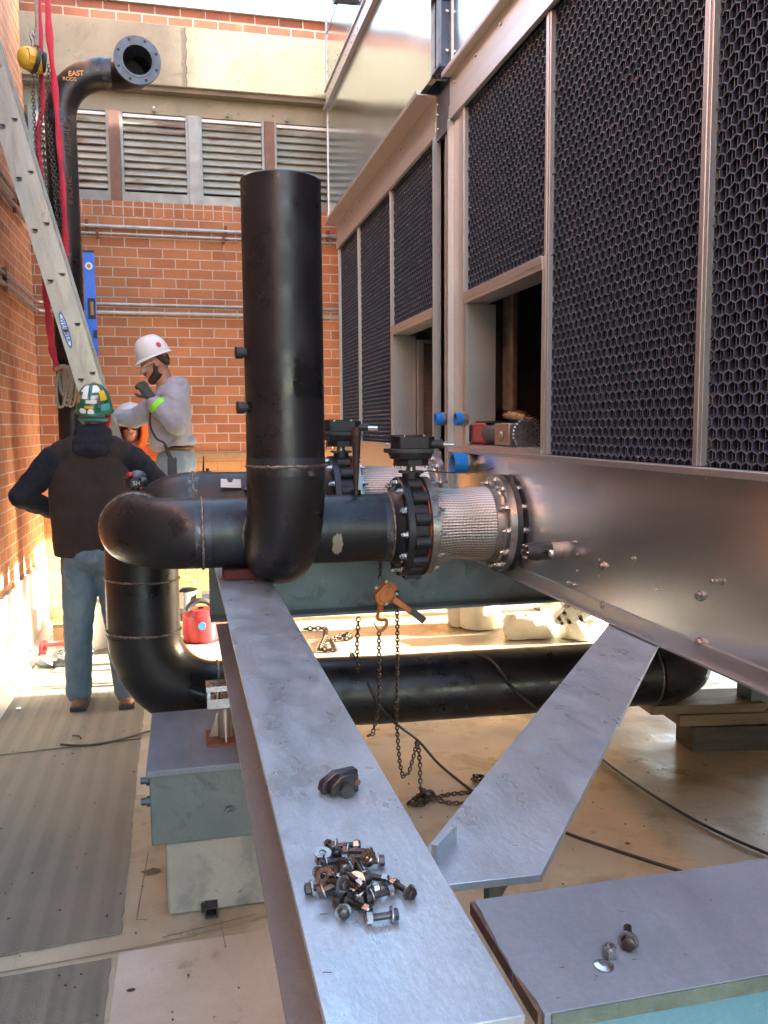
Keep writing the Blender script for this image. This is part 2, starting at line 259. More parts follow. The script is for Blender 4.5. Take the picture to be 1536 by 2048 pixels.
# ------------------------------------------------------------------ mesh builder
def frame(d):
    d = V(d).normalized(); a = V((0, 0, 1)) if abs(d.z) < 0.9 else V((0, 1, 0))
    u = a.cross(d).normalized(); return u, d.cross(u).normalized(), d
class MB:
    def __init__(s): s.v = []; s.f = []; s.mi = []; s.cur = 0
    def add(s, vs, fs):
        b = len(s.v); s.v += [V(p) for p in vs]; s.f += [tuple(b+i for i in f) for f in fs]; s.mi += [s.cur]*len(fs); return s
    def box(s, a, b):
        x0, x1 = sorted((a[0], b[0])); y0, y1 = sorted((a[1], b[1])); z0, z1 = sorted((a[2], b[2]))
        return s.add([(x0,y0,z0),(x1,y0,z0),(x1,y1,z0),(x0,y1,z0),(x0,y0,z1),(x1,y0,z1),(x1,y1,z1),(x0,y1,z1)],
                     [(0,3,2,1),(4,5,6,7),(0,1,5,4),(1,2,6,5),(2,3,7,6),(3,0,4,7)])
    def obox(s, c, ux, uy, uz, hx, hy, hz):
        c = V(c); ux = V(ux).normalized()*hx; uy = V(uy).normalized()*hy; uz = V(uz).normalized()*hz
        P = [c+ux*a+uy*b+uz*d for a, b, d in ((-1,-1,-1),(1,-1,-1),(1,1,-1),(-1,1,-1),(-1,-1,1),(1,-1,1),(1,1,1),(-1,1,1))]
        return s.add(P, [(0,3,2,1),(4,5,6,7),(0,1,5,4),(1,2,6,5),(2,3,7,6),(3,0,4,7)])
    def bar(s, p, q, w, h, up=(0, 0, 1)):
        p = V(p); q = V(q); d = (q-p); u = d.cross(V(up)).normalized(); n = u.cross(d).normalized()
        return s.obox((p+q)/2, d, u, n, d.length/2, w/2, h/2)
    def prism(s, poly, ext):
        n = len(poly); ext = V(ext); P = [V(p) for p in poly]
        return s.add(P + [p+ext for p in P], [tuple(range(n-1, -1, -1)), tuple(range(n, 2*n))] + [(i, (i+1) % n, n+(i+1) % n, n+i) for i in range(n)])
    def tube(s, path, r, seg=24, caps=True, closed=False, sx=1.0):
        P = [V(p) for p in path]; n = len(P); rr = r if isinstance(r, (list, tuple)) else [r]*n
        T = []
        for i in range(n):
            if closed: t = P[(i+1) % n]-P[i-1]
            else: t = P[min(i+1, n-1)]-P[max(i-1, 0)]
            T.append(t.normalized())
        u, v, _ = frame(T[0]); vs = []
        for i in range(n):
            if i:
                q = T[i-1].rotation_difference(T[i]); u = q @ u; v = T[i].cross(u).normalized(); u = v.cross(T[i]).normalized()
            for k in range(seg):
                a = 2*math.pi*k/seg; vs.append(P[i] + (u*math.cos(a)*sx + v*math.sin(a))*rr[i])
        fs = [(i*seg+k, i*seg+(k+1) % seg, (i+1)*seg+(k+1) % seg, (i+1)*seg+k) for i in range(n-1) for k in range(seg)]
        if closed: fs += [((n-1)*seg+k, (n-1)*seg+(k+1) % seg, (k+1) % seg, k) for k in range(seg)]
        elif caps: fs += [tuple(range(seg-1, -1, -1)), tuple(range((n-1)*seg, n*seg))]
        return s.add(vs, fs)
    def cyl(s, p, q, r1, r2=None, seg=24): return s.tube([p, q], [r1, r1 if r2 is None else r2], seg)
    def lathe(s, prof, o, ax, seg=32, cap=False):
        u, v, d = frame(ax); o = V(o); n = len(prof)
        vs = [o + d*h + (u*math.cos(2*math.pi*k/seg)+v*math.sin(2*math.pi*k/seg))*r for r, h in prof for k in range(seg)]
        fs = [(i*seg+k, i*seg+(k+1) % seg, (i+1)*seg+(k+1) % seg, (i+1)*seg+k) for i in range(n-1) for k in range(seg)]
        if cap: fs += [tuple(range(seg-1, -1, -1)), tuple(range((n-1)*seg, n*seg))]
        return s.add(vs, fs)
    def hexp(s, p, q, r, n=6, rot=0.0):
        u, v, d = frame(V(q)-V(p))
        poly = [V(p) + (u*math.cos(rot+2*math.pi*k/n)+v*math.sin(rot+2*math.pi*k/n))*r for k in range(n)]
        return s.prism(poly, V(q)-V(p))
    def ell(s, c, r, seg=18, rings=12, rot=None):
        c = V(c); vs = []; m3 = rot if rot is not None else Matrix.Identity(3)
        if not isinstance(r, (tuple, list)): r = (r, r, r)
        for i in range(rings+1):
            a = math.pi*i/rings
            for k in range(seg):
                b = 2*math.pi*k/seg
                vs.append(c + m3 @ V((r[0]*math.sin(a)*math.cos(b), r[1]*math.sin(a)*math.sin(b), r[2]*math.cos(a))))
        fs = []
        for i in range(rings):
            for k in range(seg):
                q = (i*seg+k, (i+1)*seg+k, (i+1)*seg+(k+1) % seg, i*seg+(k+1) % seg)
                if i == 0: q = (q[0], q[1], q[2])
                elif i == rings-1: q = (q[0], q[1], q[3])
                fs.append(q)
        return s.add(vs, fs)
    def cap(s, p, q, r1, r2=None, seg=14):
        r2 = r1 if r2 is None else r2; p = V(p); q = V(q); d = (q-p)
        if d.length < 1e-6: return s.ell(p, r1)
        d.normalize(); path = []; rr = []
        for i in range(5):
            a = math.pi/2*i/4.0; path.append(p - d*r1*math.cos(a)); rr.append(max(r1*math.sin(a), r1*0.05))
        for i in range(5):
            a = math.pi/2*i/4.0; path.append(q + d*r2*math.sin(a)); rr.append(max(r2*math.cos(a), r2*0.05))
        return s.tube(path, rr, seg)
    def torus(s, c, ax, Rr, r, seg=32, ts=8):
        u, v, d = frame(ax); c = V(c)
        return s.tube([c + (u*math.cos(2*math.pi*k/seg)+v*math.sin(2*math.pi*k/seg))*Rr for k in range(seg)], r, ts, closed=True)
    def wbeam(s, p, q, w_, h_, tf, tw, top=True):
        """steel section; p, q lie on the centre line of the top face"""
        p = V(p); q = V(q); d = (q-p).normalized(); u = d.cross(V((0, 0, 1))).normalized(); L = (q-p).length/2; c = (p+q)/2; z = V((0, 0, 1))
        if top: s.obox(c - z*tf/2, d, u, z, L, w_/2, tf/2)
        s.obox(c - z*h_/2, d, u, z, L-0.0015, tw/2, h_/2-tf+0.001)
        s.obox(c - z*(h_-tf/2), d, u, z, L, w_/2, tf/2)
        return s
def arc(c, a, b, r, t0=0.0, t1=90.0, n=12):
    c = V(c); a = V(a); b = V(b)
    return [c + (a*math.cos(R(t0+(t1-t0)*i/n)) + b*math.sin(R(t0+(t1-t0)*i/n)))*r for i in range(n+1)]
def spline(pts, n=8):
    P = [V(p) for p in pts]; P = [P[0]*2-P[1]] + P + [P[-1]*2-P[-2]]; out = []
    for i in range(1, len(P)-2):
        for k in range(n):
            t = k/n; a, b, c, d = P[i-1:i+3]
            out.append(0.5*((2*b) + (c-a)*t + (2*a-5*b+4*c-d)*t*t + (3*b-a-3*c+d)*t**3))
    out.append(P[-2]); return out
def wpos(o):
    p = V((0, 0, 0))
    while o is not None: p += o.location; o = o.parent
    return p
def obj(name, mb, mat, parent=None, origin=None, ang=35, bevel=0.0, smooth=True, flat=False):
    o3 = wpos(parent) if parent is not None else V((0, 0, 0))
    org = V(origin) if origin is not None else o3
    me = bpy.data.meshes.new(name); me.from_pydata([tuple(p-org) for p in mb.v], [], mb.f)
    for mm in (mat if isinstance(mat, (list, tuple)) else [mat]): me.materials.append(MATS[mm])
    if any(mb.mi): me.polygons.foreach_set('material_index', mb.mi)
    if not flat: me.polygons.foreach_set('use_smooth', [True]*len(me.polygons)); me.set_sharp_from_angle(angle=R(ang))
    me.update()
    o = bpy.data.objects.new(name, me); col.objects.link(o)
    if parent is not None: o.parent = parent
    o.location = org - o3
    if bevel:
        b = o.modifiers.new('bevel', 'BEVEL'); b.width = bevel; b.segments = 2; b.limit_method = 'ANGLE'; b.angle_limit = R(50)
    return o
def tag(o, label, cat, group=None):
    o['label'] = label; o['category'] = cat
    if group: o['group'] = group
    return o
def thing(name, label, cat, loc, group=None):
    o = bpy.data.objects.new(name, None); col.objects.link(o); o.location = V(loc); o.empty_display_size = 0.1
    return tag(o, label, cat, group)
def struct(name, mb, mat, **k):
    o = obj(name, mb, mat, **k); o['kind'] = 'structure'; return o
def single(name, mb, mat, label, cat, group=None, origin=None, **k):
    """a thing that is one mesh, its origin at its own base"""
    if origin is None:
        xs = [p.x for p in mb.v]; ys = [p.y for p in mb.v]; zs = [p.z for p in mb.v]
        origin = ((min(xs)+max(xs))/2, (min(ys)+max(ys))/2, min(zs))
    return tag(obj(name, mb, mat, origin=origin, **k), label, cat, group)
def copy_tree(o, parent=None):
    c = o.copy(); col.objects.link(c)
    if parent is not None: c.parent = parent
    for ch in list(o.children): copy_tree(ch, c)
    return c
def organic(name, mb, mat, parent, voxel=0.012, smooth=6, wrinkle=0.0, wscale=0.08):
    o = obj(name, mb, mat, parent)
    r = o.modifiers.new('remesh', 'REMESH'); r.mode = 'VOXEL'; r.voxel_size = voxel; r.use_smooth_shade = True
    s = o.modifiers.new('smooth', 'SMOOTH'); s.factor = 0.5; s.iterations = smooth
    if wrinkle:
        t = bpy.data.textures.new(name+'_folds', 'CLOUDS'); t.noise_scale = wscale; t.noise_depth = 2
        d = o.modifiers.new('folds', 'DISPLACE'); d.texture = t; d.strength = wrinkle; d.mid_level = 0.5; d.texture_coords = 'LOCAL'
    return o
def text(name, s, size, mat, parent, loc, xdir, ydir, depth=0.0006, bold=0.0, warp=None, spacing=1.0):
    cu = bpy.data.curves.new(name, 'FONT'); cu.body = s; cu.size = size; cu.align_x = 'CENTER'; cu.align_y = 'CENTER'; cu.extrude = depth; cu.offset = bold
    cu.space_character = spacing
    t = bpy.data.objects.new(name, cu); me = bpy.data.meshes.new_from_object(t); bpy.data.objects.remove(t)
    x = V(xdir).normalized(); y = V(ydir).normalized(); z = x.cross(y); mbx = MB(); loc = V(loc)
    mbx.add([(warp(v.co) if warp else loc + x*v.co.x + y*v.co.y + z*v.co.z) for v in me.vertices], [tuple(p.vertices) for p in me.polygons])
    return obj(name, mbx, mat, parent, flat=True)
def chain_mb(mb, pts, link=0.026, r=0.0032, wd=0.0085):
    P = [V(p) for p in pts]; segs = [(P[i+1]-P[i]).length for i in range(len(P)-1)]; tot = sum(segs); n = max(2, int(tot/(link*0.74))); k = 0; acc = 0.0
    for j in range(n):
        s = (j+0.5)*tot/n
        while k < len(segs)-1 and acc+segs[k] < s: acc += segs[k]; k += 1
        t = (s-acc)/max(segs[k], 1e-6); c = P[k].lerp(P[k+1], t); d = (P[k+1]-P[k]).normalized(); u, v, _ = frame(d)
        if j % 2: u, v = v, u
        hl = link/2-wd
        ring = [c + d*hl + u*wd*math.cos(R(a)) + d*wd*math.sin(R(a)) for a in (0, 60, 120, 180)] + [c - d*hl - u*wd*math.cos(R(a)) - d*wd*math.sin(R(a)) for a in (0, 60, 120, 180)]
        mb.tube(ring, r, 5, closed=True)
    return mb
def bolt_mb(mb, p, ax, r, hh, washer=0.0, rot=0.0):
    ax = V(ax).normalized(); p = V(p)
    if washer: mb.cyl(p, p+ax*washer, r*1.45, seg=16); p = p+ax*washer
    mb.hexp(p, p+ax*hh, r, rot=rot); mb.cyl(p+ax*hh, p+ax*(hh+0.15*r), r*0.8, r*0.6, 6)
    return mb

# ================================================================== SETTING
XL, YB = -1.14, 7.55
g = MB(); g.add([(-60, -60, 0), (60, -60, 0), (60, 60, 0), (-60, 60, 0)], [(0, 1, 2, 3)]); struct('roof_floor', g, 'membrane')
p_ = MB(); p_.add([(-0.27, 0.3, 0.004), (0.9, 0.3, 0.004), (0.9, 2.72, 0.004), (-0.245, 2.70, 0.004)], [(0, 1, 2, 3)])
struct('roof_membrane_patch', p_, 'membrane_pale')
sm = MB()
sm.tube(spline([(-1.1, 2.655, 0.004), (-0.3, 2.70, 0.006), (0.1, 2.76, 0.004), (0.9, 2.93, 0.004)]), 0.0022, 6)
sm.tube([(-0.178, 3.35, 0.001), (-0.20, 2.88, 0.002), (-0.165, 2.87, 0.001)], 0.0018, 6)
sm.tube([(-0.11, 2.75, 0.004), (0.07, 2.785, 0.004), (0.20, 2.81, 0.004)], 0.0015, 6)
sm.tube([(0.08, 2.80, 0.005), (0.09, 2.64, 0.005)], 0.0015, 6)
struct('membrane_seam', sm, 'seam_line')
rg = random.Random(3)
# walkway mats
mats = [([(-1.10, 2.74), (-0.245, 2.80), (-0.262, 4.60), (-1.10, 4.53)], 'wide grey ribbed walkway mat beside the steel pedestal', 'ribbed walkway mats laid on the roof'),
        ([(-1.08, 4.56), (-0.262, 4.63), (-0.262, 5.66), (-1.06, 5.70)], 'grey ribbed walkway mat under the boots of the man in the green helmet', 'ribbed walkway mats laid on the roof'),
        ([(-1.0, 5.76), (-0.262, 5.72), (-0.262, 6.3), (-0.35, 6.62), (-0.62, 6.70), (-0.86, 6.35)], 'sunlit walkway mat with rounded far corner, furthest towards the back wall', 'ribbed walkway mats laid on the roof'),
        ([(-1.10, 0.4), (-0.262, 0.4), (-0.265, 2.67), (-0.60, 2.655), (-1.10, 2.60)], 'grey herringbone walkway mat in the bottom left corner of the picture', 'ribbed walkway mats laid on the roof')]
for poly, lab, grp in mats:
    q = MB()
    pts = []
    for i in range(len(poly)):
        a = V((*poly[i], 0)); b = V((*poly[(i+1) % len(poly)], 0)); n = max(2, int((b-a).length/0.05))
        for k in range(n):
            c = a.lerp(b, k/n); pts.append((c.x+rg.uniform(-.004, .004), c.y+rg.uniform(-.005, .005), 0.003))
    q.prism(pts, (0, 0, 0.006)); single('walkway_mat', q, 'mat_grey', lab, 'mat', grp)
# small debris flecks on the floor
db = MB()
for i in range(260):
    x = rg.uniform(-1.05, 2.4); y = rg.uniform(2.2, 6.5); s_ = rg.uniform(0.0008, 0.0032); a = rg.uniform(0, 6.28)
    db.obox((x, y, 0.012), (math.cos(a), math.sin(a), 0), (-math.sin(a), math.cos(a), 0), (0, 0, 1), s_*rg.uniform(0.6, 2), s_, 0.0015)
d_ = obj('grit', db, 'wood_dark'); d_['kind'] = 'stuff'; d_['label'] = 'small specks of grit scattered over the roof floor'

# ------------------------------------------------------------------ back wall
bw = thing('brick_wall', 'orange brick wall at the back with a concrete beam and louvred windows', 'wall', (0, YB, 0))
q = MB(); q.box((XL-0.3, YB, -0.2), (4.6, YB+0.3, 3.425)); obj('wall', q, 'brick_back', bw)
q = MB(); q.box((XL-0.3, YB-0.0, 3.425), (4.6, YB+0.3, 3.54)); obj('soldier_course', q, 'brick_soldier', bw)
q = MB(); q.box((XL, YB-0.02, 0.02), (4.6, YB-0.001, 1.40)); obj('lower_brick_band', q, 'brick_yellow_glow', bw)
q = MB(); q.box((XL, YB-0.035, 1.40), (4.6, YB-0.001, 1.45)); obj('ledge', q, 'cardboard', bw)
q = MB(); q.box((XL-0.03, YB-0.06, 4.46), (4.6, YB+0.35, 4.94)); obj('concrete_beam', q, 'concrete', bw, bevel=0.008)
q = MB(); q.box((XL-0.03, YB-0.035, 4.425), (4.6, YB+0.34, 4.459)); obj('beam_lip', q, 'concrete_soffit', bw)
q = MB(); q.box((XL-0.03, YB+0.06, 4.27), (4.6, YB+0.35, 4.424)); obj('lintel', q, 'concrete', bw)
q = MB(); q.box((XL-0.3, YB+0.02, 4.941), (4.6, YB+0.32, 5.11)); obj('parapet', q, 'brick_top', bw)
q = MB(); q.box((XL-0.3, YB-0.01, 5.111), (4.6, YB+0.35, 5.15)); obj('coping', q, 'coping_metal', bw)
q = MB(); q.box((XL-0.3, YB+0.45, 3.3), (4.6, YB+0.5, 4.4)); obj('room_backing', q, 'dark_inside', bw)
# crack in the beam
q = MB(); cx = on(372, 60, 1, YB-0.06).x
q.tube([(cx+random.uniform(-.012, .012), YB-0.0615, 4.93-0.047*i) for i in range(11)], 0.0022, 5); obj('crack', q, 'dark_inside', bw)
posts = [(-1.12, -1.06), (-0.505, -0.415), (0.135, 0.225), (0.77, 0.855), (1.38, 1.47), (2.0, 2.09), (2.62, 2.71)]
for i in range(len(posts)-1):
    a, b = posts[i][1], posts[i+1][0]
    wdw = MB()
    for x in (a, b-0.022): wdw.box((x, YB+0.055, 3.545), (x+0.022, YB+0.10, 4.268))
    wdw.box((a+0.022, YB+0.05, 3.545), (b-0.022, YB+0.11, 3.63)); wo = obj('window', wdw, 'frame_metal', bw)
    sl_ = MB(); n = 10
    for k in range(n):
        z0 = 3.655+k*0.0585; sl_.prism([(a+0.024, YB+0.062, z0), (a+0.024, YB+0.070, z0-0.006), (a+0.024, YB+0.100, z0+0.058), (a+0.024, YB+0.092, z0+0.064)], (b-a-0.048, 0, 0))
    obj('louvre_slats', sl_, 'louvre_metal', wo)
    lt = MB(); lt.box((a+0.024, YB+0.066, 4.238), (b-0.024, YB+0.09, 4.262)); obj('head_trim', lt, 'label_white', wo)
for i, (a, b) in enumerate(posts):
    q = MB(); q.box((a+0.001, YB+0.02, 3.542), (b-0.001, YB+0.12, 4.266)); obj('window_post', q, 'frame_metal' if i in (0, 2) else 'rusty_post', bw)
q = MB()
for x in (0.45, 0.95, -0.15, 1.4): q.box((x, YB+0.03, 4.285), (x+0.022, YB+0.058, 4.325)); q.cyl((x+0.011, YB+0.03, 4.305), (x+0.011, YB+0.0, 4.305), 0.006, seg=8)
obj('lintel_clip', q, 'frame_metal', bw)

# ------------------------------------------------------------------ left wall
lw = thing('brick_wall', 'shaded orange brick wall along the left edge with white flashing at its foot', 'wall', (XL, 2, 0))
q = MB(); q.box((XL-0.3, -5, -0.2), (XL, YB-0.001, 6.2)); obj('wall', q, 'brick_left', lw)
q = MB(); q.prism([(XL+0.002, -4.9, 0.59), (XL+0.014, -4.9, 0.585), (XL+0.016, -4.9, 0.07), (XL+0.075, -4.9, 0.012), (XL+0.075, -4.9, 0.003), (XL+0.002, -4.9, 0.003)], (0, YB+4.86, 0)); obj('flashing', q, 'flashing', lw)
q = MB(); q.box((XL+0.001, -4.9, 0.592), (XL+0.02, YB-0.05, 0.612)); obj('termination_bar', q, 'conduit', lw)
# added unseen wall that shapes the low sun: low opening and high slot
rw = thing('brick_wall', 'added unseen brick wall beyond the cooling towers, open near the roof floor to shape the sunlight', 'wall', (5.2, 5, 0))
q = MB(); q.box((5.2, -8, -0.2), (5.45, 4.95, 5.3)); q.box((5.2, 4.95, 2.08), (5.45, 12, 5.3)); obj('wall', q, 'brick_left', rw)
# conduits on back and left walls
def conduit(label, pts, r, clamps, zoff=0.0):
    t = thing('conduit', label, 'conduit', pts[0], 'galvanised conduits clamped to the brick walls')
    q = MB(); q.tube(pts, r, 12); obj('pipe', q, 'conduit', t)
    for c in clamps:
        q = MB(); q.box((c[0]-0.012, c[1]-0.012, c[2]-r-0.03), (c[0]+0.012, c[1]+r+0.02, c[2]+r+0.03)) ; obj('clamp', q, 'rust', t)
cy = YB-0.03
conduit('thicker galvanised conduit just under the louvred windows of the back wall', [(-0.95, cy, 3.325), (4.4, cy, 3.325)], 0.016, [(x, cy, 3.325) for x in (-0.70, 0.42, 1.3)])
conduit('thin galvanised conduit just below the thicker one under the windows', [(-0.95, cy, 3.268), (4.4, cy, 3.268)], 0.010, [(x, cy, 3.268) for x in (-0.62, 0.40)])
for zz, rr, lb in ((2.70, 0.011, 'upper of the two conduits that turn the corner from the left wall'), (2.63, 0.015, 'lower and thicker conduit that turns the corner from the left wall')):
    xo = XL+0.03
    conduit(lb, [(xo, -3, zz), (xo, cy-0.10, zz)] + arc((xo+0.10, cy-0.10, zz), (-1, 0, 0), (0, 1, 0), 0.10, 0, 90, 8) + [(4.4, cy, zz)], rr, [(-0.9, cy, zz), (xo, 4.5, zz), (xo, 6.2, zz)])
conduit('upper of the two conduits high on the left brick wall', [(XL+0.03, -3, 3.36), (XL+0.03, 7.1, 3.36)], 0.013, [(XL+0.03, 6.9, 3.36)])
conduit('rusty lower conduit high on the left brick wall', [(XL+0.03, -3, 3.26), (XL+0.03, 7.2, 3.26)], 0.016, [(XL+0.03, 6.7, 3.26)])

# ================================================================== COOLING TOWERS
XT = 1.33; XR = 3.35
def honeycomb(y0, y1, z0, z1, hole=None):
    W, P_ = 0.0410, 0.0285; hs = P_/3*1.0; q = MB(); t = 0.0013; dep = 0.035
    j = 0; z = z0; dep = 0.024
    def wall(a, b, x0, x1, rim, zs=0.0):
        d = V((0, b[0]-a[0], b[1]-a[1])); n = V((0, -d.z, d.y)).normalized()*t
        A = V((x0, a[0], a[1]+zs)); B = V((x0, b[0], b[1]+zs)); k = V((x1-x0, 0, 0.006))
        vs = [A-n, B-n, B+n, A+n, A-n+k, B-n+k, B+n+k, A+n+k]
        if rim: q.cur = 1; q.add(vs[:4], [(0, 1, 2, 3)]); q.cur = 0
        q.add(vs, [(0, 4, 5, 1), (2, 6, 7, 3)])
    def ok(y, zz): return y0 <= y <= y1 and z0 <= zz <= z1
    rj = random.Random(int(y0*100))
    while z < z1+P_:
        y = y0 + (W/2 if j % 2 else 0)
        while y < y1+W:
            L = [(y-W/2, z-hs), (y-W/2, z+hs), (y, z+2*hs), (y+W/2, z+hs)]
            jit = lambda p: (min(max(p[0], y0), y1), min(max(p[1], z0), z1))
            for a, b in ((0, 1), (1, 2), (2, 3)):
                pa, pb = jit(L[a]), jit(L[b])
                if abs(pa[0]-pb[0])+abs(pa[1]-pb[1]) < 0.004: continue
                wall(pa, pb, XT+0.012, XT+0.012+dep, True)
                if ok(pa[0]+W/2, pa[1]) and ok(pb[0]+W/2, pb[1]):
                    q.add([V((XT+0.018, pa[0]+W/2, pa[1]+0.006)), V((XT+0.018, pb[0]+W/2, pb[1]+0.006)), V((XT+0.075, pb[0]+W/2, pb[1]+0.014)), V((XT+0.075, pa[0]+W/2, pa[1]+0.014))], [(0, 1, 2, 3)])
                    if a == 0: q.cur = 1; q.add([V((XT+0.0175, pa[0]+W/2-0.0014, pa[1]-0.010)), V((XT+0.0175, pb[0]+W/2-0.0014, pb[1]+0.020)), V((XT+0.0175, pb[0]+W/2+0.0014, pb[1]+0.020)), V((XT+0.0175, pa[0]+W/2+0.0014, pa[1]-0.010))], [(0, 1, 2, 3)]); q.cur = 0
            if rj.random() < 0.05:      # torn bright flecks of trimmed plastic
                a = V((XT+0.008, *jit(L[0]))); q.cur = 2; q.add([a, a+V((-0.004, 0.008, -0.002)), a+V((-0.004, 0.014, -0.006)), a+V((0, 0.008, -0.008))], [(0, 1, 2, 3)]); q.cur = 0
            y += W
        z += P_; j += 1
    q.add([(XT+0.10, y0, z0), (XT+0.10, y1, z0), (XT+0.10, y1, z1), (XT+0.10, y0, z1)], [(0, 1, 2, 3)])
    return q
HC = ['louvre_plastic', 'louvre_rim_lit', 'aluminium']
ZL0, ZL1 = 1.566, 3.145
def rivets(mb, pts, r=0.006, h=0.004, ax=(-1, 0, 0)):
    for p in pts: mb.lathe([(r, 0), (r, h*0.5), (r*0.6, h), (0.0004, h)], p, ax, 10)
    return mb
def mull(t, y0, y1, z0=1.567, z1=3.144, x=XT-0.006, name='mullion'):
    q = MB(); q.box((x, y0, z0), (XT+0.03, y1, z1)); q.box((x-0.004, y0+0.3*(y1-y0), z0), (x-0.0002, y0+0.38*(y1-y0), z1)); return obj(name, q, 'stainless_trim', t, bevel=0.002)
def opening(t, y0, y1):
    """framed access opening 1.585..2.263 high"""
    q = MB(); q.box((XT-0.012, y0, 2.250), (XT+0.11, y1, 2.272)); q.box((XT-0.016, y0, 2.272), (XT-0.004, y1, 2.30)); f = obj('opening_frame', q, 'stainless_trim', t, bevel=0.0015)
    q = MB(); q.box((XT-0.008, y1-0.03, 1.587), (XT+0.004, y1, 2.249)); q.box((XT+0.004, y1-0.006, 1.587), (XT+0.15, y1-0.0005, 2.249)); obj('jamb', q, 'stainless_trim', f)
    q = MB(); q.box((XT-0.008, y0, 1.587), (XT+0.15, y0+0.006, 2.249)); obj('jamb', q, 'stainless_trim', f)
    q = MB(); q.box((XT-0.014, y0-0.01, 1.5665), (XT+0.16, y1, 1.586)); obj('sill', q, 'stainless_trim', f)
    return f
def trim_run(t, y0, y1, fl=0.0):
    q = MB(); q.box((XT-0.014, y0, 3.150), (XT+0.002, y1, 3.345)); q.prism([(XT-0.020, y0, 3.150), (XT-0.014, y0, 3.150), (XT-0.014, y0, 3.218), (XT-0.018, y0, 3.218)], (0, y1-y0, 0))
    obj('head_trim', q, 'stainless_trim', t, bevel=0.001)
    q = MB(); q.box((XT-0.055-fl, y0, 3.3455), (XT+0.002, y1, 3.352)); q.box((XT-0.057-fl, y0, 3.352), (XT-0.050-fl, y1, 3.368)); obj('drip_flange', q, 'stainless_trim', t)
    q = MB(); n = int((y1-y0)/0.30)
    for i in range(n+1):
        y = y0+0.12+i*(y1-y0-0.2)/n; rivets(q, [(XT-0.0145, y, 3.30)], 0.008, 0.006); bolt_mb(q, (XT-0.038-fl, y+0.1, 3.353), (0, 0, 1), 0.008, 0.008, 0.002)
    obj('trim_bolts', q, 'zinc', t)
def casing(t, y0, y1, rail=True):
    XT = 1.33-(0.07 if rail else 0.0)
    q = MB(); q.box((XT-0.012, y0, 3.375), (XT+0.02, y1, 5.9)); obj('casing', q, 'stainless_mirror', t)
    q = MB(); q.box((XT-0.018, y1-0.03, 3.375), (XT-0.0125, y1+0.003, 5.9)); obj('corner_strip', q, 'stainless_trim', t)
    q = MB(); q.box((XT+0.0205, y1-0.02, 3.376), (1.356, y1, 5.9)); obj('casing_return', q, 'stainless_trim', t); q = MB(); q.box((XT+0.0205, y0, 3.376), (1.356, y0+0.02, 5.9)); obj('casing_return', q, 'stainless_trim', t)
    if rail:
        q = MB(); q.box((XT-0.045, y0, 4.255), (XT-0.013, y1, 4.275)); q.box((XT-0.022, y0, 4.2755), (XT-0.013, y1, 4.40)); q.box((XT-0.035, y0, 4.40), (XT-0.013, y1, 4.412)); obj('stiffener_rail', q, 'stainless_trim', t)
        q = MB()
        for i in range(34): rivets(q, [(XT-0.0125, y0+0.08+i*0.105, 4.50)], 0.007, 0.004); rivets(q, [(XT-0.0225, y0+0.11+i*0.105, 4.335)], 0.006, 0.004)
        for i in range(12): rivets(q, [(XT-0.0125, y1-0.05, 4.15+0.08*i)], 0.007, 0.004); rivets(q, [(XT-0.0125, y0+0.1+i*0.28, 4.80)], 0.008, 0.005)
        obj('rivet_rows', q, 'zinc', t)
        q = MB(); q.box((XT-0.015, y0, 4.845), (XT-0.0122, y1, 4.858)); obj('seam', q, 'frame_metal', t)
def shell(t, y0, y1, zb, zfar):
    q = MB()
    q.add([(XR, y0, zfar), (XR, y1, zfar), (XR, y1, 5.9), (XR, y0, 5.9)], [(0, 1, 2, 3)])
    for y in (y0, y1): q.add([(XT+0.012, y, zb), (XR, y, zfar), (XR, y, 5.9), (XT+0.012, y, 5.9)], [(0, 1, 2, 3)])
    q.add([(XT+0.012, y0, zb), (XT+0.012, y1, zb), (XR, y1, zfar), (XR, y0, zfar)], [(0, 1, 2, 3)])
    q.add([(XT, y0, 5.9), (XT, y1, 5.9), (XR, y1, 5.9), (XR, y0, 5.9)], [(0, 1, 2, 3)])
    return obj('shell', q, 'frame_metal', t)
# near unit
T1 = thing('cooling_tower', 'nearer stainless cooling tower with large honeycomb inlets, filling the right side', 'cooling tower', (XT, 2.0, 1.05), 'stainless cooling towers')
Y0, Y1 = -0.6, 4.10
shell(T1, Y0, Y1, 1.05, 1.05)
for a, b, z0 in ((3.006, 3.905, 2.30), (2.021, 2.955, ZL0), (1.0, 1.98, ZL0), (0.0, 0.965, ZL0)):
    obj('honeycomb_inlet', honeycomb(a, b, z0, ZL1), HC, T1, flat=True)
mull(T1, 2.956, 2.998); mull(T1, 1.981, 2.020); mull(T1, 0.966, 0.999); mull(T1, 3.906, 3.934)
opening(T1, 2.999, 3.905)
q = MB(); q.box((XT+0.0, 3.935, 1.567), (XT+0.03, 4.085, 3.149)); q.box((XT-0.03, 4.086, 1.05), (XT+0.03, 4.10, 3.149)); obj('corner_post', q, 'stainless_trim', T1)
trim_run(T1, Y0, 4.11); casing(T1, Y0, 4.10, rail=False)
q = MB(); q.box((XT, Y0, 1.055), (XT+0.012, 4.085, 1.545)); obj('basin_panel', q, 'stainless', T1)
q = MB(); q.box((XT-0.030, Y0, 1.5455), (XT+0.012, 4.10, 1.565)); obj('basin_ledge', q, 'stainless_trim', T1, bevel=0.002)
q = MB(); q.box((XT-0.007, Y0, 1.052), (XT-0.0005, 4.085, 1.098)); q.box((XT-0.022, Y0, 1.046), (XT-0.0005, 4.085, 1.0515)); obj('basin_flange', q, 'stainless_trim', T1)
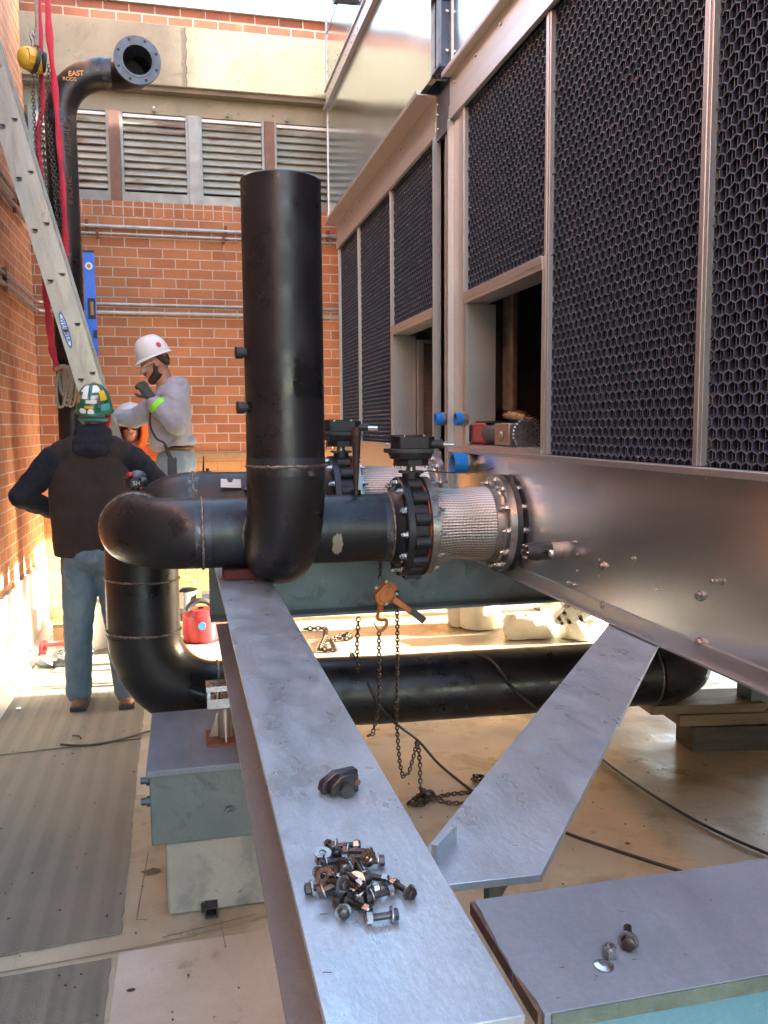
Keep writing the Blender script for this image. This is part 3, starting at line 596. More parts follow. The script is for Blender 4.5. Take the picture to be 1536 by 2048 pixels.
for (x, y) in ((1205, 1132), (1400, 1192), (1207, 1210), (1400, 1285)):
    p = on(x, y, 0, XT-0.003); q = MB(); q.cyl((XT-0.0004, p.y, p.z), (XT-0.004, p.y, p.z), 0.0145, seg=20); bolt_mb(q, (XT-0.004, p.y, p.z), (-1, 0, 0), 0.0115, 0.009, rot=random.random()); obj('bolt', q, 'bolt_bright' if x < 1300 else 'bolt_zinc', T1)
for (x, y) in ((1147, 1085), (1265, 1118), (1425, 1162), (1443, 1163), (1136, 1166), (1147, 1170)):
    p = on(x, y, 0, XT-0.003); q = MB(); bolt_mb(q, (XT-0.0004, p.y, p.z), (-1, 0, 0), 0.006, 0.007, 0.001, rot=random.random()); obj('bolt', q, 'bolt_zinc', T1)
q = MB(); rivets(q, [tuple(on(x, y, 0, XT-0.0004)) for x, y in ((1154, 1108), (1154, 1142), (1198, 1120), (1198, 1153), (1313, 1180), (1108, 925), (1412, 955))], 0.004, 0.003); obj('rivets', q, 'zinc', T1)
# inside of the near opening: dark chamber, post, spray pipe
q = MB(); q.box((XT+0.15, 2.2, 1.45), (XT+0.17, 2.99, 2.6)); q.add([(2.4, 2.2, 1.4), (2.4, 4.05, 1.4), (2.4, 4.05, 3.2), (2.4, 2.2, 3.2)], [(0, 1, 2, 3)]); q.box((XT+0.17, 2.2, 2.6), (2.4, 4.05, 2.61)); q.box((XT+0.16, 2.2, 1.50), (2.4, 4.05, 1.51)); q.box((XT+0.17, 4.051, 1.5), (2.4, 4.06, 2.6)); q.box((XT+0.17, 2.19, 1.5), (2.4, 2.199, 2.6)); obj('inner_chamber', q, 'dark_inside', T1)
q = MB(); q.box((XT+0.24, 3.90, 1.52), (XT+0.262, 3.93, 2.5)); q.box((XT+0.20, 3.93, 1.52), (XT+0.262, 3.94, 2.5)); obj('inner_post', q, 'pipe_galv', T1)
a_ = on(968, 832, 0, XT+0.20); b_ = on(1030, 832, 0, XT+0.20); c_ = on(1072, 846, 0, XT+0.20)
q = MB(); q.tube([a_+V((0, 0.1, 0)), b_], 0.030, 20); q.tube([b_+V((0, .02, 0)), b_.lerp(c_, .35), b_.lerp(c_, .7)], [0.037, 0.038, 0.034], 20); q.tube([b_.lerp(c_, .6), c_], 0.027, 20); obj('spray_pipe', q, 'brass', T1)
# pressure switch on the basin panel
p = on(1118, 1100, 0, XT); sw = MB()
sw.cyl((XT, p.y, p.z), (XT-0.035, p.y, p.z), 0.030, seg=20); o1 = obj('coupling', sw, 'pipe_galv', T1)
sw = MB(); sw.hexp((XT-0.036, p.y, p.z), (XT-0.085, p.y+0.0, p.z), 0.034, 8); sw.cyl((XT-0.086, p.y, p.z), (XT-0.13, p.y, p.z), 0.036, 0.028, 20); sw.cyl((XT-0.06, p.y-0.03, p.z), (XT-0.06, p.y-0.065, p.z), 0.012); o2 = obj('sensor_head', sw, 'cast_black', T1)
sw = MB(); sw.ell((XT-0.06, p.y-0.068, p.z), 0.014); 
for k in range(6): sw.cyl((XT-0.13, p.y+0.024*math.cos(k*1.05), p.z+0.024*math.sin(k*1.05)), (XT-0.138, p.y+0.024*math.cos(k*1.05), p.z+0.024*math.sin(k*1.05)), 0.004, seg=8)
obj('sensor_screws', sw, 'zinc', T1)
# far unit
T2 = thing('cooling_tower', 'farther stainless cooling tower with mirror-like upper casing, next to the brick wall', 'cooling tower', (XT, 5.9, 1.25), 'stainless cooling towers')
Y2, Y3 = 4.34, 7.18
shell(T2, Y2, Y3, 1.38, 1.78)  # unseen underside raised and sloped so the low sun passes beneath
for a, b, z0 in ((4.424, 5.342, 2.30), (5.376, 6.355, ZL0), (6.39, 7.15, ZL0)):
    obj('honeycomb_inlet', honeycomb(a, b, z0, ZL1), HC, T2, flat=True)
mull(T2, 5.343, 5.375); mull(T2, 6.356, 6.389); mull(T2, 7.151, Y3)
opening(T2, 4.424, 5.342)
q = MB(); q.box((XT-0.03, 4.34, 1.27), (XT+0.03, 4.352, 3.149)); q.box((XT+0.0, 4.3525, 1.27), (XT+0.03, 4.4235, 3.149)); obj('corner_post', q, 'stainless_trim', T2)
trim_run(T2, Y2-0.005, Y3+0.02, 0.06); casing(T2, 4.20, Y3+0.02)
q = MB(); q.box((XT, Y2, 1.38), (XT+0.012, Y3, 1.545)); obj('basin_panel', q, 'stainless_trim', T2)
q = MB(); q.box((XT-0.022, Y2, 1.5455), (XT+0.012, Y3, 1.565)); obj('basin_ledge', q, 'stainless_trim', T2)
q = MB()
for i in range(60):   # stacked fill seen inside the opening
    for j in range(12):
        y = 4.50+j*0.065; z = 1.60+i*0.0105
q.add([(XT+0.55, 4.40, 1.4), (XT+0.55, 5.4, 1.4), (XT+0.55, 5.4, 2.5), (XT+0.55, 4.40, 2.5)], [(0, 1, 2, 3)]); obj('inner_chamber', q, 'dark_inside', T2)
q = MB(); yq = 5.325; q.add([(XT+0.19, yq+0.012, 1.59), (XT+0.56, yq+0.012, 1.59), (XT+0.56, yq+0.012, 2.2), (XT+0.19, yq+0.012, 2.2)], [(0, 1, 2, 3)])
for j in range(12):
    x = XT+0.20+j*0.028
    for i in range(17):
        z = 1.60+i*0.035; q.prism([(x, yq, z), (x+0.022, yq-0.010, z+0.004), (x+0.024, yq, z+0.026), (x+0.002, yq-0.004, z+0.030)], (0, 0.006, 0))
obj('fill_pack', q, 'fill_plastic', T2)
q = MB(); q.box((XT+0.155, 5.29, 1.587), (XT+0.19, 5.335, 2.22)); q.box((XT+0.1901, 5.29, 2.20), (XT+0.55, 5.335, 2.22)); obj('fill_frame', q, 'stainless_trim', T2)
n_ = on(727, -5, 0, XT); q = MB(); q.lathe([(0.055, 0), (0.055, 0.10), (0.062, 0.10), (0.062, 0.13), (0.048, 0.13), (0.046, 0.0)], (XT-0.012, n_.y, n_.z), (-1, 0, 0), 28); q.v = [p-V((0.07, 0, 0)) for p in q.v]; obj('nozzle', q, 'flange_bluegrey', T2)
# blue column between the units
bc = thing('steel_column', 'dark blue steel column standing between the two cooling towers', 'column', (XT, 4.22, 1.05))
q = MB(); q.box((XT-0.058, 4.104, 3.375), (XT+0.05, 4.19, 5.9)); q.box((XT+0.0, 4.13, 3.12), (XT+0.10, 4.30, 3.374)); obj('post', q, 'blue_frame', bc)
q = MB(); q.box((XT+0.05, 4.11, 1.05), (XT+0.07, 4.335, 3.119)); q.box((XT+0.0, 4.205, 1.05), (XT+0.05, 4.225, 3.119)); obj('lower_channel', q, 'stainless_trim', bc)
for zz in (3.39, 3.75):
    q = MB(); q.box((XT-0.075, 4.085, zz), (XT+0.02, 4.195, zz+0.012)); q.box((XT-0.055, 4.096, zz-0.05), (XT+0.02, 4.1035, zz-0.0005)); obj('bracket', q, 'blue_frame', bc)
q = MB(); q.box((XT-0.012, 4.118, 3.121), (XT-0.001, 4.338, 3.335)); obj('splice_plate', q, 'blue_frame', bc)
q = MB()
for z in (3.17, 3.24, 3.29): rivets(q, [(XT-0.0125, 4.30, z)], 0.009, 0.008)
for z in (3.42, 3.60, 3.79): rivets(q, [(XT-0.03, 4.1035, z+0.05)], 0.009, 0.009, (0, -1, 0))
obj('column_bolts', q, 'zinc', bc)
# pipe stubs with blue thread caps
for (x, y), r, L, lb, un in (((888, 838), 0.030, 0.055, 'small blue capped stub high on the post of the farther tower', 2), ((927, 838), 0.030, 0.05, 'small blue capped stub on the corner post of the nearer tower', 1),
                     ((872, 916), 0.046, 0.09, 'large blue capped pipe stub behind the front valve gearbox', 2), ((938, 926), 0.046, 0.09, 'large blue capped pipe stub under the ledge of the nearer tower', 1)):
    p = on(x, y, 0, XT-0.02)
    t = thing('pipe_stub', lb, 'pipe stub', (XT, p.y, p.z), 'blue capped pipe stubs on the towers')
    q = MB(); q.lathe([(r*0.92, 0), (r*0.92, L), (r*0.7, L), (r*0.7, 0.0)], (XT-0.0, p.y, p.z), (-1, 0, 0), 28); q.hexp((XT-0.012, p.y, p.z), (XT-0.03, p.y, p.z), r*1.15, 8); obj('nipple', q, 'pipe_galv', t)
    q = MB(); q.lathe([(r*0.95, L*0.45), (r*1.06, L*0.45), (r*1.06, L+0.012), (r*0.86, L+0.012), (r*0.86, L-0.01)], (XT-0.0, p.y, p.z), (-1, 0, 0), 32); obj('thread_cap', q, 'blue_cap', t)

# ================================================================== STEEL FRAME
ZT = 1.09
def beam(name, label, p, q_, w_, h_, tf, tw, mt, ms, group='steel beams of the support frame'):
    t = thing(name, label, 'steel beam', ((p[0]+q_[0])/2, (p[1]+q_[1])/2, ZT-h_), group)
    d = (V(q_)-V(p)).normalized(); u = d.cross(V((0, 0, 1))).normalized(); c = (V(p)+V(q_))/2; L = (V(q_)-V(p)).length/2; z = V((0, 0, 1))
    m_ = MB(); m_.obox(c-z*tf/2, d, u, z, L, w_/2, tf/2); obj('top_flange', m_, mt, t, bevel=0.0015)
    m_ = MB(); m_.obox(c-z*h_/2, d, u, z, L-0.002, tw/2, h_/2-tf+0.001); obj('web', m_, ms, t)
    m_ = MB(); m_.obox(c-z*(h_-tf/2), d, u, z, L, w_/2, tf/2); obj('bottom_flange', m_, ms, t, bevel=0.0015)
    return t
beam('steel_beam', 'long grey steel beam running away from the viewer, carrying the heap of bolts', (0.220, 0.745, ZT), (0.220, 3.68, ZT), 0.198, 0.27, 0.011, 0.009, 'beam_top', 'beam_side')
tb = thing('steel_beam', 'teal steel beam crossing behind the front valve, under the pipes', 'steel beam', (2, 3.80, 0.84), 'steel beams of the support frame')
m_ = MB(); m_.box((0.10, 3.70, ZT-0.012), (4.4, 3.90, ZT)); obj('top_flange', m_, 'teal_steel', tb)
m_ = MB(); m_.box((0.10, 3.795, 0.846), (4.4, 3.805, ZT-0.011)); obj('web', m_, 'teal_steel', tb)
m_ = MB(); m_.box((0.10, 3.70, 0.833), (4.4, 3.90, 0.845)); obj('bottom_flange', m_, 'teal_steel', tb)
xb = thing('steel_beam', 'short purplish steel beam in the lower right corner with a lone bolt and nut on it', 'steel beam', (1.4, 0.85, 0.84), 'steel beams of the support frame')
rg = random.Random(5); edge = [(0.330+0.0, 0.741)]
poly = [(2.6, 0.742), (2.6, 0.955)] + [(0.337+0.0015*math.sin(i*1.7)-(0.004 if 3 < i < 7 else 0), 0.954-i*0.0237) for i in range(10)]
m_ = MB(); m_.prism([(x, y, ZT-0.018) for x, y in poly], (0, 0, 0.018)); obj('top_flange', m_, 'beam_primer', xb, bevel=0.001)
m_ = MB(); m_.box((0.345, 0.7385, ZT-0.0175), (2.6, 0.7412, ZT-0.0005)); obj('cut_edge', m_, 'edge_green', xb)
m_ = MB(); m_.box((0.3322, 0.745, ZT-0.0172), (0.3375, 0.953, ZT-0.0012)); obj('rusty_edge', m_, 'cut_edge', xb)
m_ = MB(); m_.box((0.36, 0.76, 0.86), (2.6, 0.775, ZT-0.0185)); m_.box((0.345, 0.742, 0.84), (2.6, 0.955, 0.858)); obj('web', m_, 'teal_paint', xb)
# diagonal brace: mitred end near the main beam
br = thing('steel_brace', 'diagonal steel brace running from the long beam up under the nearer cooling tower', 'steel brace', (0.8, 1.6, 0.84))
ZBR = 1.041
A, B, C_, D = [on(*p, 2, ZBR).xy for p in ((905, 1768), (1083, 1748), (1312, 1298), (1214, 1253))]
L1 = on(862, 1684, 2, ZBR).xy; e_ = (C_-B)*0.45; C_ = C_+e_; D = D+(D-L1)*0.4
A = A+(A-B)*0.25; L1 = L1+(L1-D).normalized()*0.03
P = [L1, A, B, C_, D]
m_ = MB(); m_.prism([(p.x, p.y, ZBR-0.012) for p in P], (0, 0, 0.012)); obj('top_flange', m_, 'beam_top', br, bevel=0.001)
dirb = (C_-B).normalized(); mid0 = (L1+B)/2; mid1 = (C_+D)/2
m_ = MB(); m_.bar((mid0.x+0.02, mid0.y+0.03, 0.982), (mid1.x, mid1.y, 0.982), 0.009, 0.095); obj('web', m_, 'edge_green', br)
m_ = MB(); e0 = on(868, 1690, 2, ZBR+0.03); e1 = on(908, 1648, 2, ZBR+0.03); m_.bar(e0+V((0.0, 0, -0.015)), e1+V((0.0, 0, -0.015)), 0.009, 0.030); single('steel_bar', m_, 'beam_top', 'short steel bar set on edge where the diagonal brace meets the long beam', 'steel bar')
rs2 = random.Random(31)
def scuffs(parent, inside, n, mat, zz):
    for kk in range(1):
        m2 = MB()
        for i in range(n):
            x, y = inside(rs2); a = rs2.uniform(-0.5, 0.5) + (1.2 if rs2.random() < 0.3 else 0); L_ = rs2.uniform(0.001, 0.012)*(0.5 if y < 1.3 else 1.3)
            d2 = V((math.cos(a), math.sin(a), 0)); m2.obox((x, y, zz+0.0002), d2, V((-d2.y, d2.x, 0)), (0, 0, 1), L_, rs2.uniform(0.0002, 0.0006), 0.0002)
        obj('scuff_marks', m2, mat, parent)
scuffs(bpy.data.objects['steel_beam'], lambda r: (0.22+r.uniform(-0.09, 0.09), 0.78+2.6*r.random()**1.6), 26, 'cut_edge', ZT)
scuffs(xb, lambda r: (0.36+r.random()**1.3*0.9, r.uniform(0.76, 0.94)), 9, 'cut_edge', ZT)
def inbr(r):
    t = r.random()*0.8; c = mid0.lerp(mid1, t); o = r.uniform(-0.06, 0.06); return c.x+o, c.y-o*0.6
scuffs(br, inbr, 12, 'cut_edge', ZBR)
# legs below the frame (hidden mostly): stub columns
for i, (x, y) in enumerate(((0.22, 3.55), (2.9, 3.80), (2.2, 0.85), (2.9, 2.2), (3.2, 7.05))):
    m_ = MB(); m_.box((x-0.06, y-0.06, 0.012), (x+0.06, y+0.06, 0.832 if i < 3 else 1.04)); m_.box((x-0.1, y-0.1, 0.0), (x+0.1, y+0.1, 0.012))
    single('support_post', m_, 'teal_steel', ('teal square post under the far end of the long beam', 'teal square post at the far side below the nearer tower, by the timbers', 'teal square post under the right end of the lower right cross beam', 'teal square post standing below the middle of the nearer tower', 'teal square post below the farther tower near the back wall')[i], 'post', 'support posts under the steel frame')
for y in (2.2, 6.6):
    m_ = MB(); m_.box((1.6, y-0.08, 1.0 if y < 4 else 1.34), (3.3, y+0.08, 1.045 if y < 4 else 1.375)) ; single('steel_channel', m_, 'teal_steel', 'teal cross channel under the %s cooling tower' % ('nearer' if y < 4 else 'farther'), 'steel channel', 'cross channels under the towers')
# pedestal
pd = thing('pedestal', 'square concrete pedestal with a teal steel cap box on the roof floor', 'pedestal', (0.16, 3.15, 0))
m_ = MB(); m_.box((-0.096, 2.872, 0.001), (0.45, 3.42, 0.262)); obj('concrete_base', m_, 'pedestal_concrete', pd, bevel=0.012)
m_ = MB(); m_.box((-0.140, 2.866, 0.264), (0.50, 3.44, 0.508)); obj('cap_box', m_, 'teal_steel', pd, bevel=0.004)
m_ = MB(); m_.box((-0.150, 2.852, 0.509), (0.52, 3.46, 0.532)); obj('top_plate', m_, 'beam_primer', pd, bevel=0.003)
for z in (0.40, 0.475): m_ = MB(); m_.hexp((-0.141, 2.92, z), (-0.153, 2.92, z), 0.018); m_.hexp((-0.153, 2.92, z), (-0.172, 2.92, z), 0.012); obj('anchor_bolt', m_, 'blue_frame', pd)
for x, z in ((0.125, 0.36), (0.40, 0.36)): m_ = MB(); m_.hexp((x, 2.8655, z), (x, 2.852, z), 0.020); m_.cyl((x, 2.852, z), (x, 2.84, z), 0.010); obj('anchor_bolt', m_, 'teal_steel', pd)
ps = thing('pipe_support', 'small gusseted stanchion with a strut clamp standing on the pedestal plate', 'pipe support', (0.11, 3.10, 0.533))
m_ = MB(); m_.box((0.055, 3.02, 0.533), (0.25, 3.18, 0.542)); obj('base_plate', m_, 'rust', ps)
m_ = MB(); m_.cyl((0.125, 3.10, 0.543), (0.125, 3.10, 0.655), 0.026, seg=24); m_.prism([(0.10, 3.098, 0.543), (0.066, 3.098, 0.543), (0.10, 3.098, 0.64)], (0, 0.006, 0)); m_.prism([(0.122, 3.075, 0.543), (0.122, 3.03, 0.543), (0.122, 3.075, 0.64)], (0.006, 0, 0)); obj('post', m_, 'pipe_galv', ps)
m_ = MB(); m_.box((0.062, 3.06, 0.660), (0.17, 3.13, 0.695)); m_.box((0.060, 3.052, 0.7255), (0.17, 3.14, 0.745)); m_.box((0.064, 3.10, 0.6955), (0.075, 3.13, 0.725)); obj('strut_clamp', m_, 'zinc', ps); m_ = MB(); m_.cyl((0.10, 3.09, 0.6955), (0.10, 3.09, 0.725), 0.012); obj('clamp_bolt', m_, 'bolt_bright', ps)

# ================================================================== PIPE MANIFOLD
PM = thing('pipe_manifold', 'welded black steel pipe manifold with the tall riser and the big low pipe', 'pipework', (0.36, 3.35, 0.26))
RH = 0.1365; ZH = 1.268; YH = 3.35; XRs = 0.355; YR = 2.985
def sub(name, mb, mat='pipe_black', parent=None, **k): return obj(name, mb, mat, parent or PM, **k)
def weldring(c, ax, r, name='weld_bead', rr=0.0055):
    u, v, d = frame(ax); c = V(c); n = 150; g_ = random.Random(int(c.x*1000)); m_ = MB()
    m_.tube([c + (u*math.cos(2*math.pi*k/n)+v*math.sin(2*math.pi*k/n))*(r+0.0004+(0.0012 if k % 2 else 0)) + d*g_.uniform(-.0012, .0012) for k in range(n)], [rr*g_.uniform(0.8, 1.15) for k in range(n)], 6, closed=True); return sub(name, m_, 'weld')
m_ = MB(); m_.tube([(XRs, YR, 1.545), (XRs, YR, 2.0), (XRs, YR, 2.505)], RH, 64); m_.lathe([(RH, 0), (RH-0.004, 0.004), (RH-0.011, 0.004), (RH-0.011, -0.3)], (XRs, YR, 2.505), (0, 0, 1), 64); rs = sub('riser', m_)
m_ = MB(); rr_ = 0.338; ZQ = 1.205; m_.tube(arc((XRs, YR+rr_, ZQ+rr_), (0, -1, 0), (0, 0, -1), rr_, 0, 90, 20), RH+0.001, 64, caps=False); m_.tube([(XRs, YR+rr_-0.001, ZQ), (XRs, YH-0.02, ZQ)], RH+0.0005, 64); sub('riser_elbow', m_)
weldring((XRs, YR, 1.543), (0, 0, 1), RH); m_ = MB(); m_.tube([(XRs, YR, 1.51), (XRs, YR, 1.572)], RH+0.0016, 64, caps=False); sub('weld_heat_band', m_, 'pipe_bare')
# saddle weld between elbow stub and header
m_ = MB(); sad = []
for k in range(48):
    a = 2*math.pi*k/48; x = RH*math.cos(a); z = RH*math.sin(a)*0.985; y = YH-math.sqrt(max(RH*RH-z*z, 0))
    sad.append((XRs+x*1.03, y-0.004, ZH+z*1.02))
m_.tube(sad, 0.006, 6, closed=True); sub('weld_bead', m_, 'weld')
# header with left elbow
m_ = MB(); XE = 0.068; RE = 0.268; XC = XE-RE
m_.tube([(XE, YH, ZH), (0.45, YH, ZH), (0.811, YH, ZH)], RH, 64); sub('front_header', m_)
m_ = MB(); m_.tube(arc((XE, YH+RE, ZH), (0, -1, 0), (-1, 0, 0), RE, 0, 90, 16) + [(XC, YH+RE+0.10, ZH+0.01)], RH+0.001, 64); sub('header_elbow', m_)
weldring((XE, YH, ZH), (1, 0, 0), RH); weldring((0.806, YH, ZH), (1, 0, 0), RH, rr=0.006)
weldring((XC, YH+RE+0.015, ZH+0.002), (0, 1, 0), RH)
# heat tinted bands either side of the weld
for x in (0.045, 0.095): pass
m_ = MB(); m_.tube([(XE-0.028, YH, ZH), (XE+0.03, YH, ZH)], RH+0.0007, 64, caps=False); sub('weld_heat_band', m_, 'pipe_bare')
m_ = MB(); m_.tube([(0.775, YH, ZH), (0.803, YH, ZH)], RH+0.0007, 64, caps=False); sub('weld_heat_band', m_, 'pipe_bare')
# drop pipe, top elbow, rear header
RD = 0.164; YD = 4.02; XD = -0.195; ZB = 1.335; RB = 0.275
m_ = MB(); m_.tube([(XD, YD, 0.733), (XD, YD, 0.99)], RD, 64); sub('drop_pipe', m_)
m_ = MB(); m_.tube([(XD, YD, 0.99)] + arc((XD+0.25, YD, ZB-0.25), (-1, 0, 0), (0, 0, 1), 0.25, 0, 90, 14), [RD] + [RD-(RD-RH)*i/14 for i in range(15)], 64, caps=False); sub('drop_elbow', m_)
weldring((XD, YD, 0.99), (0.05, 0, 1), RD); weldring((XD, YD, 0.747), (0.04, 0, 1), RD, rr=0.006)
m_ = MB(); m_.tube([(XD+0.25, YD-0.0, ZB), (0.40, 3.97, ZB), (0.655, 3.96, ZB)], RH, 64); sub('rear_header', m_)
weldring((0.045, YD, ZB), (1, 0, 0), RH); m_ = MB(); m_.tube([(0.02, YD, ZB), (0.075, YD-0.002, ZB)], RH+0.0008, 64, caps=False); sub('weld_heat_band', m_, 'pipe_bare')
m_ = MB(); RG = 0.33; ZF = 0.405
m_.tube(arc((XD+RG, YD, ZF+RG), (-1, 0, 0), (0, 0, -1), RG, 0, 90, 18), RD+0.001, 64, caps=False); sub('bottom_elbow', m_)
m_ = MB(); m_.tube([(XD+RG, YD, ZF), (0.9, 3.93, ZF-0.005), (2.30, 3.84, ZF)], RD, 64); sub('floor_pipe', m_)
m_ = MB(); m_.tube(arc((2.30, 3.84+RG, ZF), (0, -1, 0), (1, 0, 0), RG, 0, 90, 14) + [(2.30+RG, 4.6, ZF)], RD+0.001, 64); sub('end_elbow', m_)
weldring((2.30, 3.84, ZF), (1, -0.05, 0), RD); weldring((XD+RG, YD, ZF), (1, 0, 0), RD)
# stub fittings on the riser and header
for (x, y) in ((475, 705), (483, 815)):
    p = on(x, y, 1, 2.95); m_ = MB(); m_.cyl((XRs-RH+0.01, 2.96, p.z), (XRs-RH-0.012, 2.955, p.z), 0.016, seg=20); m_.cyl((XRs-RH-0.008, 2.955, p.z), (XRs-RH-0.030, 2.951, p.z), 0.021, seg=20); sub('threaded_outlet', m_, 'cast_black')
m_ = MB(); p = on(490, 1000, 1, 3.20); m_.cyl((p.x+0.03, 3.25, ZH+0.12), (p.x+0.022, 3.23, ZH+0.17), 0.018); m_.hexp((p.x+0.022, 3.23, ZH+0.165), (p.x+0.018, 3.225, ZH+0.182), 0.022); sub('threaded_outlet', m_, 'cast_black')
# scale patch, stencil and chalk
m_ = MB(); pts = []
for j in range(7):
  for k in range(22):
    a = 2*math.pi*k/22; x = 0.578+j/6*0.022*math.cos(a)*(1+0.18*math.sin(5*k)); zz = -0.045+j/6*0.042*math.sin(a)*(1+0.15*math.cos(3*k)); an = math.asin(zz/RH)
    pts.append(V((x, YH-(RH+0.0012)*math.cos(an), ZH+(RH+0.0012)*math.sin(an))))
m_.add(pts, [(j*22+i, j*22+(i+1) % 22, (j+1)*22+(i+1) % 22, (j+1)*22+i) for j in range(6) for i in range(22)]); sub('bare_scale_patch', m_, 'concrete')
def onpipe(cy_, cz, r, x0, a0):
    def f(co):
        a = R(a0)+co.y/r; return V((x0+co.x, cy_-(r+0.0006)*math.cos(a), cz+(r+0.0006)*math.sin(a)))
    return f
text('stencil_writing', 'KOREA    12 19 57', 0.055, 'stencil_grey', PM, (0, 0, 0), (1, 0, 0), (0, 0, 1), 0, warp=onpipe(3.905, ZF-0.004, RD+0.001, 1.36, -24), spacing=1.15)
m_ = MB()
rg = random.Random(11)
for i in range(14):      # scratches and chalk ticks on riser
    z = rg.uniform(1.25, 2.4); a = R(rg.uniform(-60, 50)); L_ = rg.uniform(0.01, 0.05); s_ = rg.uniform(-0.6, 0.6)
    f = lambda t: V((XRs+(RH+0.0004)*math.sin(a+t*L_/RH*0.8), YR-(RH+0.0004)*math.cos(a+t*L_/RH*0.8), z+t*L_*s_))
    m_.tube([f(0), f(0.5), f(1)], 0.0005, 4)
sub('scratches', m_, 'chalk', flat=True)
# vent cap on top of the elbow
vc = thing('valve_cap', 'small dark cap wrapped in red and grey tape on top of the rear elbow', 'valve cap', (XD+0.0, 3.86, ZH+RH+0.02))
zc = on(272, 968, 1, 3.86).z; zt = on(272, 935, 1, 3.86).z; xc = on(270, 950, 1, 3.86).x
m_ = MB(); m_.cyl((xc, 3.86, zc-0.05), (xc, 3.86, zc-0.01), 0.02); m_.hexp((xc, 3.86, zc-0.012), (xc, 3.86, zc+0.026), 0.050, 10); obj('cap', m_, 'cast_black', vc)
m_ = MB(); m_.ell((xc+0.010, 3.86, zc+0.036), (0.036, 0.034, 0.024)); m_.ell((xc+0.03, 3.85, zc+0.016), (0.022, 0.03, 0.018)); obj('tape_wrap', m_, 'flange_bluegrey', vc)
m_ = MB(); m_.ell((xc-0.018, 3.85, zc+0.040), (0.018, 0.03, 0.014)); obj('red_tape', m_, 'red_tool', vc)
text('cap_writing', 'SH', 0.026, 'conduit', vc, (xc+0.008, 3.805, zc+0.006), (1, 0, 0), (0, 0, 1), 0.002)
# paper tag on rear header
tg = on(463, 988, 1, 3.96-RH)
m_ = MB(); m_.prism([(tg.x-0.045, 3.852, ZB+0.075), (tg.x+0.045, 3.852, ZB+0.070), (tg.x+0.045, 3.868, ZB+0.108), (tg.x+0.012, 3.868, ZB+0.110), (tg.x+0.004, 3.862, ZB+0.095), (tg.x-0.010, 3.862, ZB+0.095), (tg.x-0.018, 3.868, ZB+0.111), (tg.x-0.043, 3.868, ZB+0.112)], (0, -0.001, 0.0006)); single('paper_tag', m_, 'label_white', 'white paper tag stuck on the rear header pipe', 'tag')

